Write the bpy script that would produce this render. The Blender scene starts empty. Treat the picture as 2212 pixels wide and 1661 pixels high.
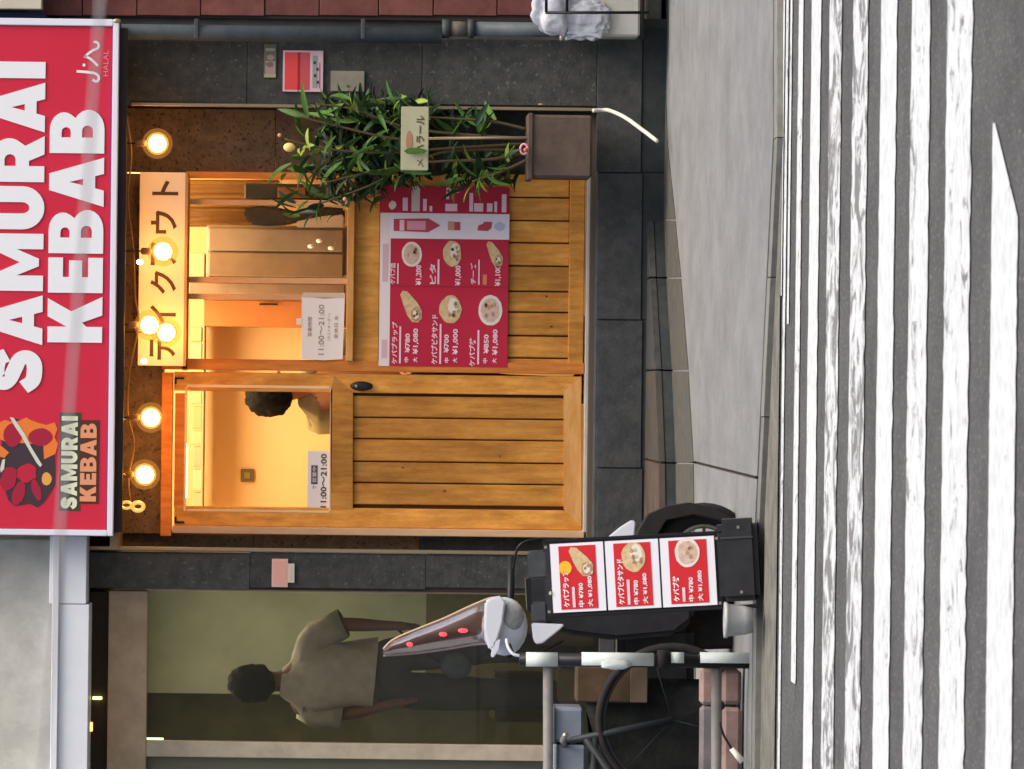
import bpy, bmesh, math, random
from mathutils import Vector, Matrix
random.seed(7)
scene = bpy.context.scene
COL = scene.collection
R = math.radians
# ------------------------------------------------------------------ camera
# The photograph was taken with the phone turned on its side: world up points
# to the left edge of the picture.  Facade plane is y = 0, camera 28 m away.
F, PX, PY, D, H, ROLL = 12800.0, 780.0, 830.5, 28.0, 1.42, 0.012
cam_d = bpy.data.cameras.new('camera')
cam = bpy.data.objects.new('camera', cam_d); COL.objects.link(cam)
ca, sa = math.cos(ROLL), math.sin(ROLL)
m = Matrix(((sa, ca, 0, 0), (0, 0, -1, -D), (-ca, sa, 0, H), (0, 0, 0, 1)))
cam.matrix_world = m
cam_d.sensor_fit = 'HORIZONTAL'; cam_d.sensor_width = 36
cam_d.lens = F / 2212 * 36
cam_d.shift_x = (1106 - PX) / 2212
cam_d.clip_start = 0.5; cam_d.clip_end = 2000
cam_d.dof.use_dof = True
cam_d.dof.focus_distance = 27.5
cam_d.dof.aperture_fstop = (cam_d.lens / 1000) / 0.009
scene.camera = cam
# ------------------------------------------------------------------ light
SUN_E, SUN_R = R(60), R(124)
world = bpy.data.worlds.new('World'); scene.world = world; world.use_nodes = True
wn = world.node_tree.nodes; wl = world.node_tree.links
sky = wn.new('ShaderNodeTexSky'); sky.sky_type = 'NISHITA'; sky.sun_disc = False
sky.sun_elevation = SUN_E; sky.sun_rotation = SUN_R
sky.air_density = 1.0; sky.dust_density = 7.0; sky.ozone_density = 0.6
wn['Background'].inputs[1].default_value = 0.15
wl.new(sky.outputs[0], wn['Background'].inputs[0])
sun_d = bpy.data.lights.new('sun', 'SUN'); sun_d.energy = 1.5; sun_d.angle = R(40)
sun_d.color = (1, 0.94, 0.86)
sun = bpy.data.objects.new('sun', sun_d); COL.objects.link(sun)
sd = Vector((math.sin(SUN_R) * math.cos(SUN_E), math.cos(SUN_R) * math.cos(SUN_E), math.sin(SUN_E)))
sun.rotation_euler = sd.to_track_quat('Z', 'Y').to_euler()
sun.location = (0, -10, 30)
vs = scene.view_settings
vs.view_transform = 'Standard'; vs.look = 'None'; vs.exposure = 0.5; vs.gamma = 1
vs.use_curve_mapping = False

# ------------------------------------------------------------------ mapping
def W(x, y, Y):
    "point seen at (x, y) of the photograph, Y metres from the camera"
    dx, dy = x - PX, y - PY
    dn = dx * ca + dy * sa; lf = -dx * sa + dy * ca
    return Vector((-lf * Y / F, Y - D, H - dn * Y / F))
def Gp(x, y, z):
    dx, dy = x - PX, y - PY
    dn = dx * ca + dy * sa
    return W(x, y, (H - z) * F / dn)

# ------------------------------------------------------------------ materials
MATS = {}
RND = {}
def mat(name, col, rough=0.6, col2=None, scale=8.0, stretch=(1, 1, 1), bump=0.0, bscale=None, metal=0.0,
        emit=None, estr=0.0, spec=0.22, detail=4.0, contrast=0.5, speck=None, coat=0.0):
    if name in MATS: return MATS[name]
    mt = bpy.data.materials.new(name); mt.use_nodes = True
    nt = mt.node_tree; n = nt.nodes; l = nt.links
    b = n['Principled BSDF']
    c = (*col, 1)
    b.inputs['Base Color'].default_value = c
    b.inputs['Roughness'].default_value = rough
    b.inputs['Metallic'].default_value = metal
    b.inputs['Specular IOR Level'].default_value = spec
    b.inputs['Coat Weight'].default_value = coat
    if emit:
        b.inputs['Emission Color'].default_value = (*emit, 1); b.inputs['Emission Strength'].default_value = estr
    tc = n.new('ShaderNodeTexCoord'); geo = n.new('ShaderNodeNewGeometry')
    mp = n.new('ShaderNodeMapping'); mp.inputs['Scale'].default_value = stretch
    l.new(geo.outputs['Position'], mp.inputs[0])
    src = None
    if col2:
        ns = n.new('ShaderNodeTexNoise'); ns.inputs['Scale'].default_value = scale
        ns.inputs['Detail'].default_value = detail; ns.inputs['Roughness'].default_value = 0.65
        l.new(mp.outputs[0], ns.inputs[0])
        rp = n.new('ShaderNodeValToRGB')
        rp.color_ramp.elements[0].position = 0.5 - contrast / 2 * 0.6
        rp.color_ramp.elements[1].position = 0.5 + contrast / 2 * 0.6
        rp.color_ramp.elements[0].color = c; rp.color_ramp.elements[1].color = (*col2, 1)
        l.new(ns.outputs[0], rp.inputs[0]); src = rp.outputs[0]
        rr = n.new('ShaderNodeMapRange'); rr.inputs[3].default_value = max(0.02, rough - 0.12); rr.inputs[4].default_value = min(1, rough + 0.12)
        l.new(ns.outputs[0], rr.inputs[0]); l.new(rr.outputs[0], b.inputs['Roughness'])
    if speck:
        scol, sscale, sthr = speck
        n2 = n.new('ShaderNodeTexNoise'); n2.inputs['Scale'].default_value = sscale; n2.inputs['Detail'].default_value = 2
        l.new(geo.outputs['Position'], n2.inputs[0])
        mr = n.new('ShaderNodeMapRange'); mr.inputs[1].default_value = sthr; mr.inputs[2].default_value = sthr + 0.08
        l.new(n2.outputs[0], mr.inputs[0])
        mx = n.new('ShaderNodeMix'); mx.data_type = 'RGBA'
        l.new(mr.outputs[0], mx.inputs[0])
        if src: l.new(src, mx.inputs[6])
        else: mx.inputs[6].default_value = c
        mx.inputs[7].default_value = (*scol, 1); src = mx.outputs[2]
    if name in ('stained_wood', 'orange_wood', 'dark_granite', 'dark_step_stone', 'maroon_tile', 'pavement_concrete', 'kerb_concrete', 'worn_tread', 'leaf_green', 'leaf_dark', 'salmon_block'):
        oi = n.new('ShaderNodeObjectInfo'); mm = n.new('ShaderNodeMapRange')
        lo_ = .72 if 'wood' in name or 'leaf' in name else .84
        mm.inputs[3].default_value = lo_; mm.inputs[4].default_value = 1.14
        l.new(oi.outputs['Random'], mm.inputs[0]); vm = n.new('ShaderNodeVectorMath'); vm.operation = 'SCALE'
        if src: l.new(src, vm.inputs[0])
        else: vm.inputs[0].default_value = col
        l.new(mm.outputs[0], vm.inputs['Scale']); src = vm.outputs[0]
    if name in ('pavement_concrete', 'asphalt', 'upper_concrete', 'stained_wood'):
        n3 = n.new('ShaderNodeTexNoise'); n3.inputs['Scale'].default_value = {'asphalt': 1.3, 'stained_wood': 5}.get(name, 4); n3.inputs['Detail'].default_value = 9; n3.inputs['Roughness'].default_value = .75
        m3 = n.new('ShaderNodeMapping'); m3.inputs['Scale'].default_value = (1, .5, 1) if name != 'stained_wood' else (1, 1, .5)
        l.new(geo.outputs['Position'], m3.inputs[0]); l.new(m3.outputs[0], n3.inputs[0])
        r3 = n.new('ShaderNodeMapRange'); r3.inputs[1].default_value = .38; r3.inputs[2].default_value = .62; r3.inputs[3].default_value = .84 if name != 'stained_wood' else .74; r3.inputs[4].default_value = 1.10
        l.new(n3.outputs[0], r3.inputs[0]); v3 = n.new('ShaderNodeVectorMath'); v3.operation = 'SCALE'
        l.new(src, v3.inputs[0]); l.new(r3.outputs[0], v3.inputs['Scale']); src = v3.outputs[0]
    if src: l.new(src, b.inputs['Base Color'])
    if bump:
        nb = n.new('ShaderNodeTexNoise'); nb.inputs['Scale'].default_value = bscale or scale * 3
        nb.inputs['Detail'].default_value = 5
        l.new(mp.outputs[0], nb.inputs[0])
        bp = n.new('ShaderNodeBump'); bp.inputs['Strength'].default_value = bump; bp.inputs['Distance'].default_value = 0.01
        l.new(nb.outputs[0], bp.inputs['Height']); l.new(bp.outputs[0], b.inputs['Normal'])
    MATS[name] = mt
    return mt
def glass_mat(name, tint=(1, 1, 1), refl=0.06, rough=0.02, haze=0.0, hcol=(1, 1, 1)):
    if name in MATS: return MATS[name]
    mt = bpy.data.materials.new(name); mt.use_nodes = True
    nt = mt.node_tree; n = nt.nodes; l = nt.links
    n.remove(n['Principled BSDF'])
    out = n['Material Output']
    tr = n.new('ShaderNodeBsdfTransparent'); tr.inputs[0].default_value = (*tint, 1)
    gl = n.new('ShaderNodeBsdfGlossy'); gl.inputs['Roughness'].default_value = rough
    fr = n.new('ShaderNodeFresnel'); fr.inputs[0].default_value = 1.3 + refl
    mx = n.new('ShaderNodeMixShader')
    l.new(fr.outputs[0], mx.inputs[0]); l.new(tr.outputs[0], mx.inputs[1]); l.new(gl.outputs[0], mx.inputs[2])
    res = mx
    if haze:
        df = n.new('ShaderNodeBsdfDiffuse'); df.inputs[0].default_value = (*hcol, 1)
        m2 = n.new('ShaderNodeMixShader'); m2.inputs[0].default_value = haze
        l.new(mx.outputs[0], m2.inputs[1]); l.new(df.outputs[0], m2.inputs[2]); res = m2
    l.new(res.outputs[0], out.inputs[0])
    MATS[name] = mt; return mt

M_asphalt = mat('asphalt', (.062, .063, .063), .9, (.084, .085, .085), 6, bump=.5, bscale=120, speck=((.19, .185, .18), 70, .60))
M_ground = mat('ground', (.07, .07, .07), .9, (.09, .09, .085), 2)
M_pave = mat('pavement_concrete', (.158, .163, .163), .85, (.200, .206, .205), 2.2, stretch=(1, .3, 1), bump=.2, bscale=60, contrast=.8)
M_gutter = mat('gutter_concrete', (.10, .10, .082), .9, (.17, .165, .14), 9, bump=.4, bscale=50)
M_kerb = mat('kerb_concrete', (.14, .14, .125), .85, (.20, .195, .18), 10, bump=.3)
M_granite = mat('dark_granite', (.034, .039, .038), .6, (.068, .068, .062), 16, bump=.3, bscale=80, speck=((.10, .11, .105), 45, .62))
M_step = mat('dark_step_stone', (.038, .043, .044), .75, (.068, .069, .068), 14, bump=.25, bscale=60, speck=((.10, .10, .10), 70, .66))
M_tread = mat('worn_tread', (.05, .040, .032), .8, (.085, .068, .052), 7, bump=.3)
M_teal = mat('teal_riser', (.026, .033, .035), .85, (.046, .052, .05), 9, bump=.3)  # darker teal tone for the risers and kick panels
M_litstone = mat('warm_lit_stone', (.12, .075, .038), .6, (.19, .125, .065), 20, bump=.3, bscale=60, speck=((.05, .035, .022), 60, .60))  # stone with the bulbs' warm light put into its colour
M_maroon = mat('maroon_tile', (.12, .040, .036), .6, (.17, .062, .052), 12, bump=.1)
M_mortar = mat('dark_mortar', (.04, .03, .03), .9)
M_pipe = mat('blue_grey_pipe', (.062, .082, .092), .55, (.095, .118, .13), 9)
M_gold = mat('brass_trim', (.42, .33, .22), .35, metal=.8)
M_wood = mat('stained_wood', (.56, .225, .036), .6, (.76, .36, .07), 6, stretch=(6, 6, .8), bump=.15, bscale=20)
M_woodl = mat('light_wood', (.60, .32, .13), .5, (.72, .42, .2), 5, stretch=(5, 5, 1), bump=.1)
M_woodh = mat('light_wood_rail', (.54, .24, .05), .5, (.66, .36, .13), 5, stretch=(1, 5, 5), bump=.1)
M_woodo = mat('orange_wood', (.62, .19, .03), .6, (.80, .30, .06), 6, stretch=(6, 6, .8), bump=.15)
M_groove = mat('dark_groove', (.10, .04, .015), .8)
M_knot = mat('wood_knot', (.18, .06, .02), .6)
M_white = mat('white_plastic', (.80, .80, .82), .35)
M_signred = mat('sign_red', (.60, .024, .060), .45, (.56, .022, .052), 2, coat=.04)
M_signwhite = mat('sign_white', (.78, .80, .84), .4)
M_frame_w = mat('sign_frame_white', (.72, .72, .82), .35)
M_black = mat('black_metal', (.012, .012, .014), .4)
M_black2 = mat('black_rubber', (.014, .013, .013), .8, (.025, .022, .02), 20)
M_blackp = mat('black_plastic', (.02, .02, .024), .35, (.03, .03, .033), 12)
M_beam = mat('painted_beam', (.66, .70, .76), .5, (.76, .78, .82), 3, bump=.05)
M_conc = mat('upper_concrete', (.36, .36, .325), .8, (.53, .52, .47), 2.6, bump=.2, contrast=.9)
M_lintel = mat('bronze_lintel', (.36, .275, .18), .5, (.46, .35, .23), 9, bump=.08)
M_cream = mat('cream_wall', (.80, .58, .32), .7, (.84, .62, .36), 2)
M_creamboard = mat('cream_board', (.86, .76, .60), .6)
M_ink = mat('brown_ink', (.10, .055, .025), .7)
M_inkd = mat('dark_ink', (.05, .045, .05), .7)
M_paper = mat('white_paper', (.80, .76, .72), .7)
M_posred = mat('poster_red', (.42, .016, .045), .5, (.50, .02, .055), 1.5, coat=.04)
M_posred2 = mat('menu_red', (.56, .022, .03), .5, coat=.03)
M_pink = mat('poster_pink_white', (.80, .55, .62), .5)
M_bread = mat('bread', (.66, .52, .30), .6, (.52, .36, .18), 60)
M_plate = mat('plate_white', (.74, .66, .58), .5)
M_meat = mat('meat', (.36, .17, .09), .6, (.52, .34, .22), 70)
M_lettuce = mat('lettuce', (.35, .42, .16), .6, (.62, .6, .42), 70)
M_yellow = mat('yellow_cup', (.85, .46, .03), .5)
M_leaf = mat('leaf_green', (.040, .115, .022), .5, (.08, .17, .03), 20)
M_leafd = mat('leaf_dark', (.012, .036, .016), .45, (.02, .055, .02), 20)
M_leafy = mat('leaf_yellow', (.16, .26, .03), .45, (.26, .33, .05), 20)
M_stem = mat('stem_brown', (.10, .075, .035), .8)
M_cane = mat('bamboo_cane', (.42, .33, .2), .6)
M_pot = mat('brown_pot', (.075, .055, .045), .8, (.11, .08, .062), 8, bump=.3)
M_soil = mat('soil', (.03, .02, .015), .95)
M_steel = mat('stainless_steel', (.34, .29, .24), .32, (.42, .37, .3), 3, stretch=(1, 1, 6), metal=.75)
M_steeld = mat('grey_panel', (.20, .155, .12), .5, (.26, .20, .16), 4)
M_dark = mat('dark_cloth', (.015, .014, .016), .85, (.03, .026, .026), 20)
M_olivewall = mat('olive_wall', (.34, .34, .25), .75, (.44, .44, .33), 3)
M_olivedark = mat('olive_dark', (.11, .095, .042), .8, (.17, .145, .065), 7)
M_foam = mat('styrofoam', (.42, .42, .36), .8, (.50, .49, .44), 9)
M_bag = mat('plastic_bag', (.38, .39, .46), .35, (.50, .52, .56), 12, bump=.5, bscale=30)
M_edge = mat('mossy_edging', (.05, .055, .05), .9, (.09, .085, .07), 12, bump=.3)
GLASS = glass_mat('window_glass', refl=.02)

# ------------------------------------------------------------------ object helpers
def wloc(o):
    v = Vector((0, 0, 0))
    while o: v += o.location; o = o.parent
    return v
def link(name, me, parent=None, loc=(0, 0, 0), material=None):
    o = bpy.data.objects.new(name, me)
    if material and not me.materials: me.materials.append(material)
    COL.objects.link(o)
    loc = Vector(loc)
    if parent:
        o.parent = parent; o.location = loc - wloc(parent)
    else: o.location = loc
    return o
def thing(name, label, cat, loc=(0, 0, 0), group=None):
    o = bpy.data.objects.new(name, None); COL.objects.link(o); o.location = loc
    o.empty_display_size = .1
    return tag(o, label, cat, group)
def tag(o, label=None, cat=None, group=None, kind=None):
    if label: o['label'] = label
    if cat: o['category'] = cat
    if group: o['group'] = group
    if kind: o['kind'] = kind
    return o
def lab(o, t): o['label'] = t; return o
def bm_mesh(bm, name, smooth=False):
    me = bpy.data.meshes.new(name); bm.normal_update(); bm.to_mesh(me); bm.free()
    if smooth:
        for p in me.polygons: p.use_smooth = True
    return me
BOXES = {}
def box_mesh(sx, sy, sz, bev, material):
    k = (round(sx, 4), round(sy, 4), round(sz, 4), bev, material.name)
    if k not in BOXES:
        bm = bmesh.new(); bmesh.ops.create_cube(bm, size=1)
        bmesh.ops.scale(bm, vec=(sx, sy, sz), verts=bm.verts)
        if bev: bmesh.ops.bevel(bm, geom=bm.edges[:], offset=min(bev, .3 * min(sx, sy, sz)), segments=1, affect='EDGES')
        me = bm_mesh(bm, 'box'); me.materials.append(material); BOXES[k] = me
    return BOXES[k]
def wbox(name, cx, cy, cz, sx, sy, sz, material, parent=None, bev=.003, rot=None):
    o = link(name, box_mesh(sx, sy, sz, bev, material), parent, (cx, cy, cz))
    if rot: o.rotation_euler = rot
    return o
def B(name, x0, x1, y0, y1, Y, depth, material, parent=None, bev=.003):
    "box whose front face is Y metres from the camera and covers x0..x1, y0..y1 of the photograph"
    c = W((x0 + x1) / 2, (y0 + y1) / 2, Y); k = Y / F
    return wbox(name, c.x, c.y + depth / 2, c.z, abs(y1 - y0) * k, depth, abs(x1 - x0) * k, material, parent, bev)
def tube_mesh(pts, r, material, seg=8, radii=None, closed=False):
    bm = bmesh.new(); rings = []
    n = len(pts); pts = [Vector(p) for p in pts]
    prev = None
    for i, p in enumerate(pts):
        if closed: t = pts[(i + 1) % n] - pts[i - 1]
        else: t = pts[min(i + 1, n - 1)] - pts[max(i - 1, 0)]
        t.normalize()
        if prev is None:
            a = Vector((0, 0, 1)) if abs(t.z) < .9 else Vector((1, 0, 0))
            u = t.cross(a).normalized()
        else:
            u = (prev - t * prev.dot(t)).normalized()
        prev = u; v = t.cross(u)
        rr = radii[i] if radii else r
        rings.append([bm.verts.new(p + (u * math.cos(q) + v * math.sin(q)) * rr) for q in [2 * math.pi * j / seg for j in range(seg)]])
    for i in range(n if closed else n - 1):
        a, b = rings[i], rings[(i + 1) % n]
        for j in range(seg): bm.faces.new((a[j], a[(j + 1) % seg], b[(j + 1) % seg], b[j]))
    if not closed:
        bm.faces.new(rings[0][::-1]); bm.faces.new(rings[-1])
    bmesh.ops.recalc_face_normals(bm, faces=bm.faces[:])
    me = bm_mesh(bm, 'tube', True); me.materials.append(material); return me
def tube(name, pts, r, material, parent=None, seg=8, radii=None, closed=False):
    c = Vector(pts[0]); me = tube_mesh([Vector(p) - c for p in pts], r, material, seg, radii, closed)
    return link(name, me, parent, c)
def smooth_pts(pts, n=6):
    P = [Vector(p) for p in pts]; out = []
    for i in range(len(P) - 1):
        p0, p1, p2, p3 = P[max(i - 1, 0)], P[i], P[i + 1], P[min(i + 2, len(P) - 1)]
        for j in range(n):
            t = j / n
            out.append(.5 * ((2 * p1) + (p2 - p0) * t + (2 * p0 - 5 * p1 + 4 * p2 - p3) * t * t + (3 * p1 - p0 - 3 * p2 + p3) * t ** 3))
    out.append(P[-1]); return out
def prism_mesh(pts, dvec, material, bev=0):
    "polygon pts (3-D, planar) pushed along dvec"
    bm = bmesh.new(); dvec = Vector(dvec)
    a = [bm.verts.new(Vector(p)) for p in pts]; b = [bm.verts.new(Vector(p) + dvec) for p in pts]
    n = len(a); bm.faces.new(a); bm.faces.new(b[::-1])
    for i in range(n): bm.faces.new((a[i], b[i], b[(i + 1) % n], a[(i + 1) % n]))
    bmesh.ops.recalc_face_normals(bm, faces=bm.faces[:])
    if bev: bmesh.ops.bevel(bm, geom=bm.edges[:], offset=bev, segments=2, affect='EDGES')
    me = bm_mesh(bm, 'prism'); me.materials.append(material); return me
def prism(name, pts, dvec, material, parent=None, bev=0):
    c = Vector(pts[0])
    return link(name, prism_mesh([Vector(p) - c for p in pts], dvec, material, bev), parent, c)
def ball(name, c, r, material, parent=None, sub=3, scale=(1, 1, 1), noise=0):
    bm = bmesh.new(); bmesh.ops.create_icosphere(bm, subdivisions=sub, radius=r)
    for v in bm.verts:
        if noise: v.co *= 1 + random.uniform(-noise, noise)
        v.co = Vector((v.co.x * scale[0], v.co.y * scale[1], v.co.z * scale[2]))
    me = bm_mesh(bm, 'ball', True); me.materials.append(material)
    return link(name, me, parent, c)
def lathe_mesh(prof, material, seg=20):
    bm = bmesh.new(); rings = []
    for r, z in prof:
        rings.append([bm.verts.new((r * math.cos(2 * math.pi * j / seg), r * math.sin(2 * math.pi * j / seg), z)) for j in range(seg)])
    for i in range(len(rings) - 1):
        a, b = rings[i], rings[i + 1]
        for j in range(seg): bm.faces.new((a[j], a[(j + 1) % seg], b[(j + 1) % seg], b[j]))
    bm.faces.new(rings[0][::-1]); bm.faces.new(rings[-1])
    bmesh.ops.recalc_face_normals(bm, faces=bm.faces[:])
    me = bm_mesh(bm, 'lathe', True); me.materials.append(material); return me

# flat printing: a plane with its own frame; positions given as (x, y) of the photograph
class Sheet:
    def __init__(s, x, y, Y, rx=0, ry=0, rz=0):
        s.x, s.y, s.k = x, y, Y / F
        s.M = Matrix.Translation(W(x, y, Y)) @ Matrix.Rotation(rz, 4, 'Z') @ Matrix.Rotation(rx, 4, 'X') @ Matrix.Rotation(ry, 4, 'Y')
    def p(s, x, y, lift=0):
        return s.M @ Vector(((s.y - y) * s.k, -lift, -(x - s.x) * s.k))
    def n(s, d): return s.M.to_3x3() @ Vector((0, d, 0))
    def rect(s, name, x0, x1, y0, y1, lift, thick, material, parent, bev=0):
        return prism(name, [s.p(x0, y0, lift), s.p(x0, y1, lift), s.p(x1, y1, lift), s.p(x1, y0, lift)], s.n(thick), material, parent, bev)
    def poly(s, name, pts, lift, material, parent, thick=.0004):
        return prism(name, [s.p(a, b, lift) for a, b in pts], s.n(thick), material, parent)
    def ell(s, name, x, y, rx, ry, lift, material, parent, n=22, wob=0.0, rot=0):
        pts = []
        for i in range(n):
            q = 2 * math.pi * i / n; w = 1 + random.uniform(-wob, wob)
            a, b = rx * math.cos(q) * w, ry * math.sin(q) * w
            pts.append((x + a * math.cos(rot) - b * math.sin(rot), y + a * math.sin(rot) + b * math.cos(rot)))
        return s.poly(name, pts, lift, material, parent)
    def text(s, name, body, x, y, h, lift, material, parent, wid=None, off=0.0, ext=.0003, align='C'):
        "centre at (x, y); h = height, wid = length, both in photograph units"
        cu = bpy.data.curves.new('txt', 'FONT'); cu.body = body; cu.offset = off; cu.extrude = 0; cu.resolution_u = 2
        to = bpy.data.objects.new('txt', cu); COL.objects.link(to)
        dg = bpy.context.evaluated_depsgraph_get(); dg.update()
        me = bpy.data.meshes.new_from_object(to.evaluated_get(dg))
        bpy.data.objects.remove(to)
        xs = [v.co.x for v in me.vertices]; ys = [v.co.y for v in me.vertices]
        if not xs: return None
        x0, x1, y0, y1 = min(xs), max(xs), min(ys), max(ys)
        fy = h / (y1 - y0); fx = (wid / (x1 - x0)) if wid else fy
        c0 = s.p(x, y, lift)
        for v in me.vertices:
            uu = (v.co.x - (x0 + x1) / 2) * fx; vv = (v.co.y - (y0 + y1) / 2) * fy
            v.co = s.p(x - vv, y - uu, lift) - c0
        me.materials.clear(); me.materials.append(material)
        return link(name, me, parent, c0)

# ================================================================== SETTING
def sheet_poly(name, pts, material, parent=None, thick=0.0, z=None):
    bm = bmesh.new(); a = [bm.verts.new(p) for p in pts]; f = bm.faces.new(a)
    if f.normal.z < 0: f.normal_flip()
    bm.normal_update()
    if bm.faces[:][0].normal.z < 0:
        for q in bm.faces: q.normal_flip()
    if thick:
        r = bmesh.ops.extrude_face_region(bm, geom=bm.faces[:])
        bmesh.ops.translate(bm, vec=(0, 0, -thick), verts=[v for v in r['geom'] if isinstance(v, bmesh.types.BMVert)])
        bmesh.ops.recalc_face_normals(bm, faces=bm.faces[:])
    me = bm_mesh(bm, name); me.materials.append(material)
    return link(name, me, parent)
RZ = -0.03
g = tag(sheet_poly('ground', [(-600, -600, -.15), (600, -600, -.15), (600, 600, -.15), (-600, 600, -.15)], M_ground), kind='structure')
road = tag(sheet_poly('road', [(-60, -45, RZ), (60, -45, RZ), (60, -6.2, RZ), (-60, -6.2, RZ)], M_asphalt, thick=.1), kind='structure')
# pavement: front edge runs at a slight angle to the road
def lerp_edge(y): # photo x of the pavement front edge
    return 1670 - 42 * max(0, min(1, (y - 300) / 900)) - (0 if y < 1200 else (y - 1200) * .012)
PZ = 0.0
fr = [Gp(lerp_edge(y), y, PZ) for y in (-2500, 0, 300, 600, 900, 1200, 1661, 4500)]
seam_a, seam_b = Gp(1506, 1000, PZ), Gp(1634, 1032, PZ)
def seam_x(yw, dx=0):
    t = (yw - seam_a.y) / (seam_b.y - seam_a.y); return seam_a.x + (seam_b.x - seam_a.x) * t + dx
pav = tag(sheet_poly('pavement', [(-40, fr[-1].y + .12, -.012), (-40, 3, -.012), (40, 3, -.012), (40, fr[0].y + .12, -.012)], M_mortar, thick=.1), kind='structure')
def front_y(xw):
    P = sorted(fr, key=lambda v: v.x)
    if xw <= P[0].x: return P[0].y
    for a, b in zip(P, P[1:]):
        if a.x <= xw <= b.x: return a.y + (b.y - a.y) * (xw - a.x) / (b.x - a.x)
    return P[-1].y
slabx = [-12, -8.4, -4.6]
edges = [lambda yw, s=s: seam_x(yw, s) for s in (-11.1, -7.4, -3.7, 0, 3.7, 7.4, 11.1, 14.8)]
for i in range(len(edges) - 1):
    a, b = edges[i], edges[i + 1]; gp = .006
    def corner(e, off, front):
        yw = 2.9
        if front:
            yw = -7
            for _ in range(6): yw = front_y(e(yw))
            yw += .01
        return (e(yw) + off, yw, PZ)
    mids = [(p.x, p.y + .01, PZ) for p in sorted(fr, key=lambda v: v.x) if a(p.y) + .05 < p.x < b(p.y) - .05]
    sheet_poly('slab', [corner(a, gp, 0), corner(a, gp, 1)] + mids + [corner(b, -gp, 1), corner(b, -gp, 0)], M_pave, pav, thick=.012)
# kerb and gutter between pavement and road
kb = tag(link('kerb', bpy.data.meshes.new('kerb')), kind='structure')
gt_y = Gp(1673, 830, RZ).y
P = sorted(fr, key=lambda v: v.x)
for a, b in zip(P, P[1:]):
    n = max(1, int((b.x - a.x) / .6))
    if a.x < -20 or b.x > 20: n = 4
    for j in range(n):
        p = a.lerp(b, j / n); q = a.lerp(b, (j + 1) / n); g_ = .002
        jz = random.uniform(-.002, .002)
        sheet_poly('kerb_stone', [(p.x + g_, p.y - .13, -.004 + jz), (q.x - g_, q.y - .13, -.004 + jz), (q.x - g_, q.y, -.002 + jz), (p.x + g_, p.y, -.002 + jz)], M_kerb, kb, thick=.09)
gut = tag(sheet_poly('gutter', [(-40, gt_y, RZ + .004), (40, gt_y, RZ + .004), (40, fr[0].y - .1, RZ + .006), (P[-1].x, P[-1].y - .1, RZ + .006)] + [(p.x, p.y - .1, RZ + .006) for p in P[::-1][1:]] + [(-40, P[0].y - .1, RZ + .006)], M_gutter), kind='structure')

# worn paint
def paint_mat(name, wear, scale=5.0):
    mt = bpy.data.materials.new(name); mt.use_nodes = True
    nt = mt.node_tree; n = nt.nodes; l = nt.links; b = n['Principled BSDF']
    geo = n.new('ShaderNodeNewGeometry'); mp = n.new('ShaderNodeMapping'); mp.inputs['Scale'].default_value = (1.0, .8, 1)
    l.new(geo.outputs['Position'], mp.inputs[0])
    n1 = n.new('ShaderNodeTexNoise'); n1.inputs['Scale'].default_value = scale; n1.inputs['Detail'].default_value = 8; n1.inputs['Roughness'].default_value = .7
    n1.inputs['Distortion'].default_value = 1.2
    l.new(mp.outputs[0], n1.inputs[0])
    mr = n.new('ShaderNodeMapRange'); mr.inputs[1].default_value = 1 - wear - .035; mr.inputs[2].default_value = 1 - wear + .035
    l.new(n1.outputs[0], mr.inputs[0])
    n2 = n.new('ShaderNodeTexNoise'); n2.inputs['Scale'].default_value = 25; n2.inputs['Detail'].default_value = 4
    l.new(geo.outputs['Position'], n2.inputs[0])
    rp = n.new('ShaderNodeValToRGB'); rp.color_ramp.elements[0].color = (.40, .43, .44, 1); rp.color_ramp.elements[1].color = (.54, .57, .575, 1)
    rp.color_ramp.elements[0].position = .3; rp.color_ramp.elements[1].position = .6
    l.new(n2.outputs[0], rp.inputs[0])
    mx = n.new('ShaderNodeMix'); mx.data_type = 'RGBA'
    l.new(mr.outputs[0], mx.inputs[0]); l.new(rp.outputs[0], mx.inputs[6]); mx.inputs[7].default_value = (.15, .15, .15, 1)
    l.new(mx.outputs[2], b.inputs['Base Color']); b.inputs['Roughness'].default_value = .7
    return mt
P_ok = paint_mat('road_paint', .34, 5); P_worn = paint_mat('road_paint_worn', .48, 6.0); P_mid = paint_mat('road_paint_rubbed', .41, 8)
def stripe(xa, xb, m_, y_right=-1200, y_left=2900, jag=.012, tip=None, parent=road):
    z = RZ + .004
    near = Gp(xb, 830, z).y; far = Gp(xa, 830, z).y
    X0 = Gp((xa + xb) / 2, y_left, z).x; X1 = Gp((xa + xb) / 2, y_right, z).x
    n = 130; A = []; Bv = []
    for i in range(n + 1):
        x = X0 + (X1 - X0) * i / n
        A.append([x, far + random.uniform(-jag, jag) * (far - near) * 2]); Bv.append([x, near + random.uniform(-jag, jag) * (far - near) * 3])
    bm = bmesh.new()
    va = [bm.verts.new((p[0], p[1], z)) for p in A]; vb = [bm.verts.new((p[0], p[1], z)) for p in Bv]
    if tip:   # pointed right-hand end: the near edge runs back to the far one
        tx = Gp(xa, tip[0], z).x; sx = Gp(xb, tip[1], z).x
        for k, v in enumerate(vb):
            if v.co.x > sx:
                t = min(1, (v.co.x - sx) / (tx - sx)); v.co.y = near + (far - near) * t * .97
    for i in range(n): bm.faces.new((vb[i], vb[i + 1], va[i + 1], va[i]))
    me = bm_mesh(bm, 'stripe'); me.materials.append(m_)
    return link('crosswalk_stripe', me, parent)
stripe(1674, 1686, P_ok, y_left=640, jag=.0)
stripe(1689, 1694, P_mid); stripe(1698, 1702, P_mid, y_left=700)
stripe(1716, 1726, P_mid, y_left=1480)
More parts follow.
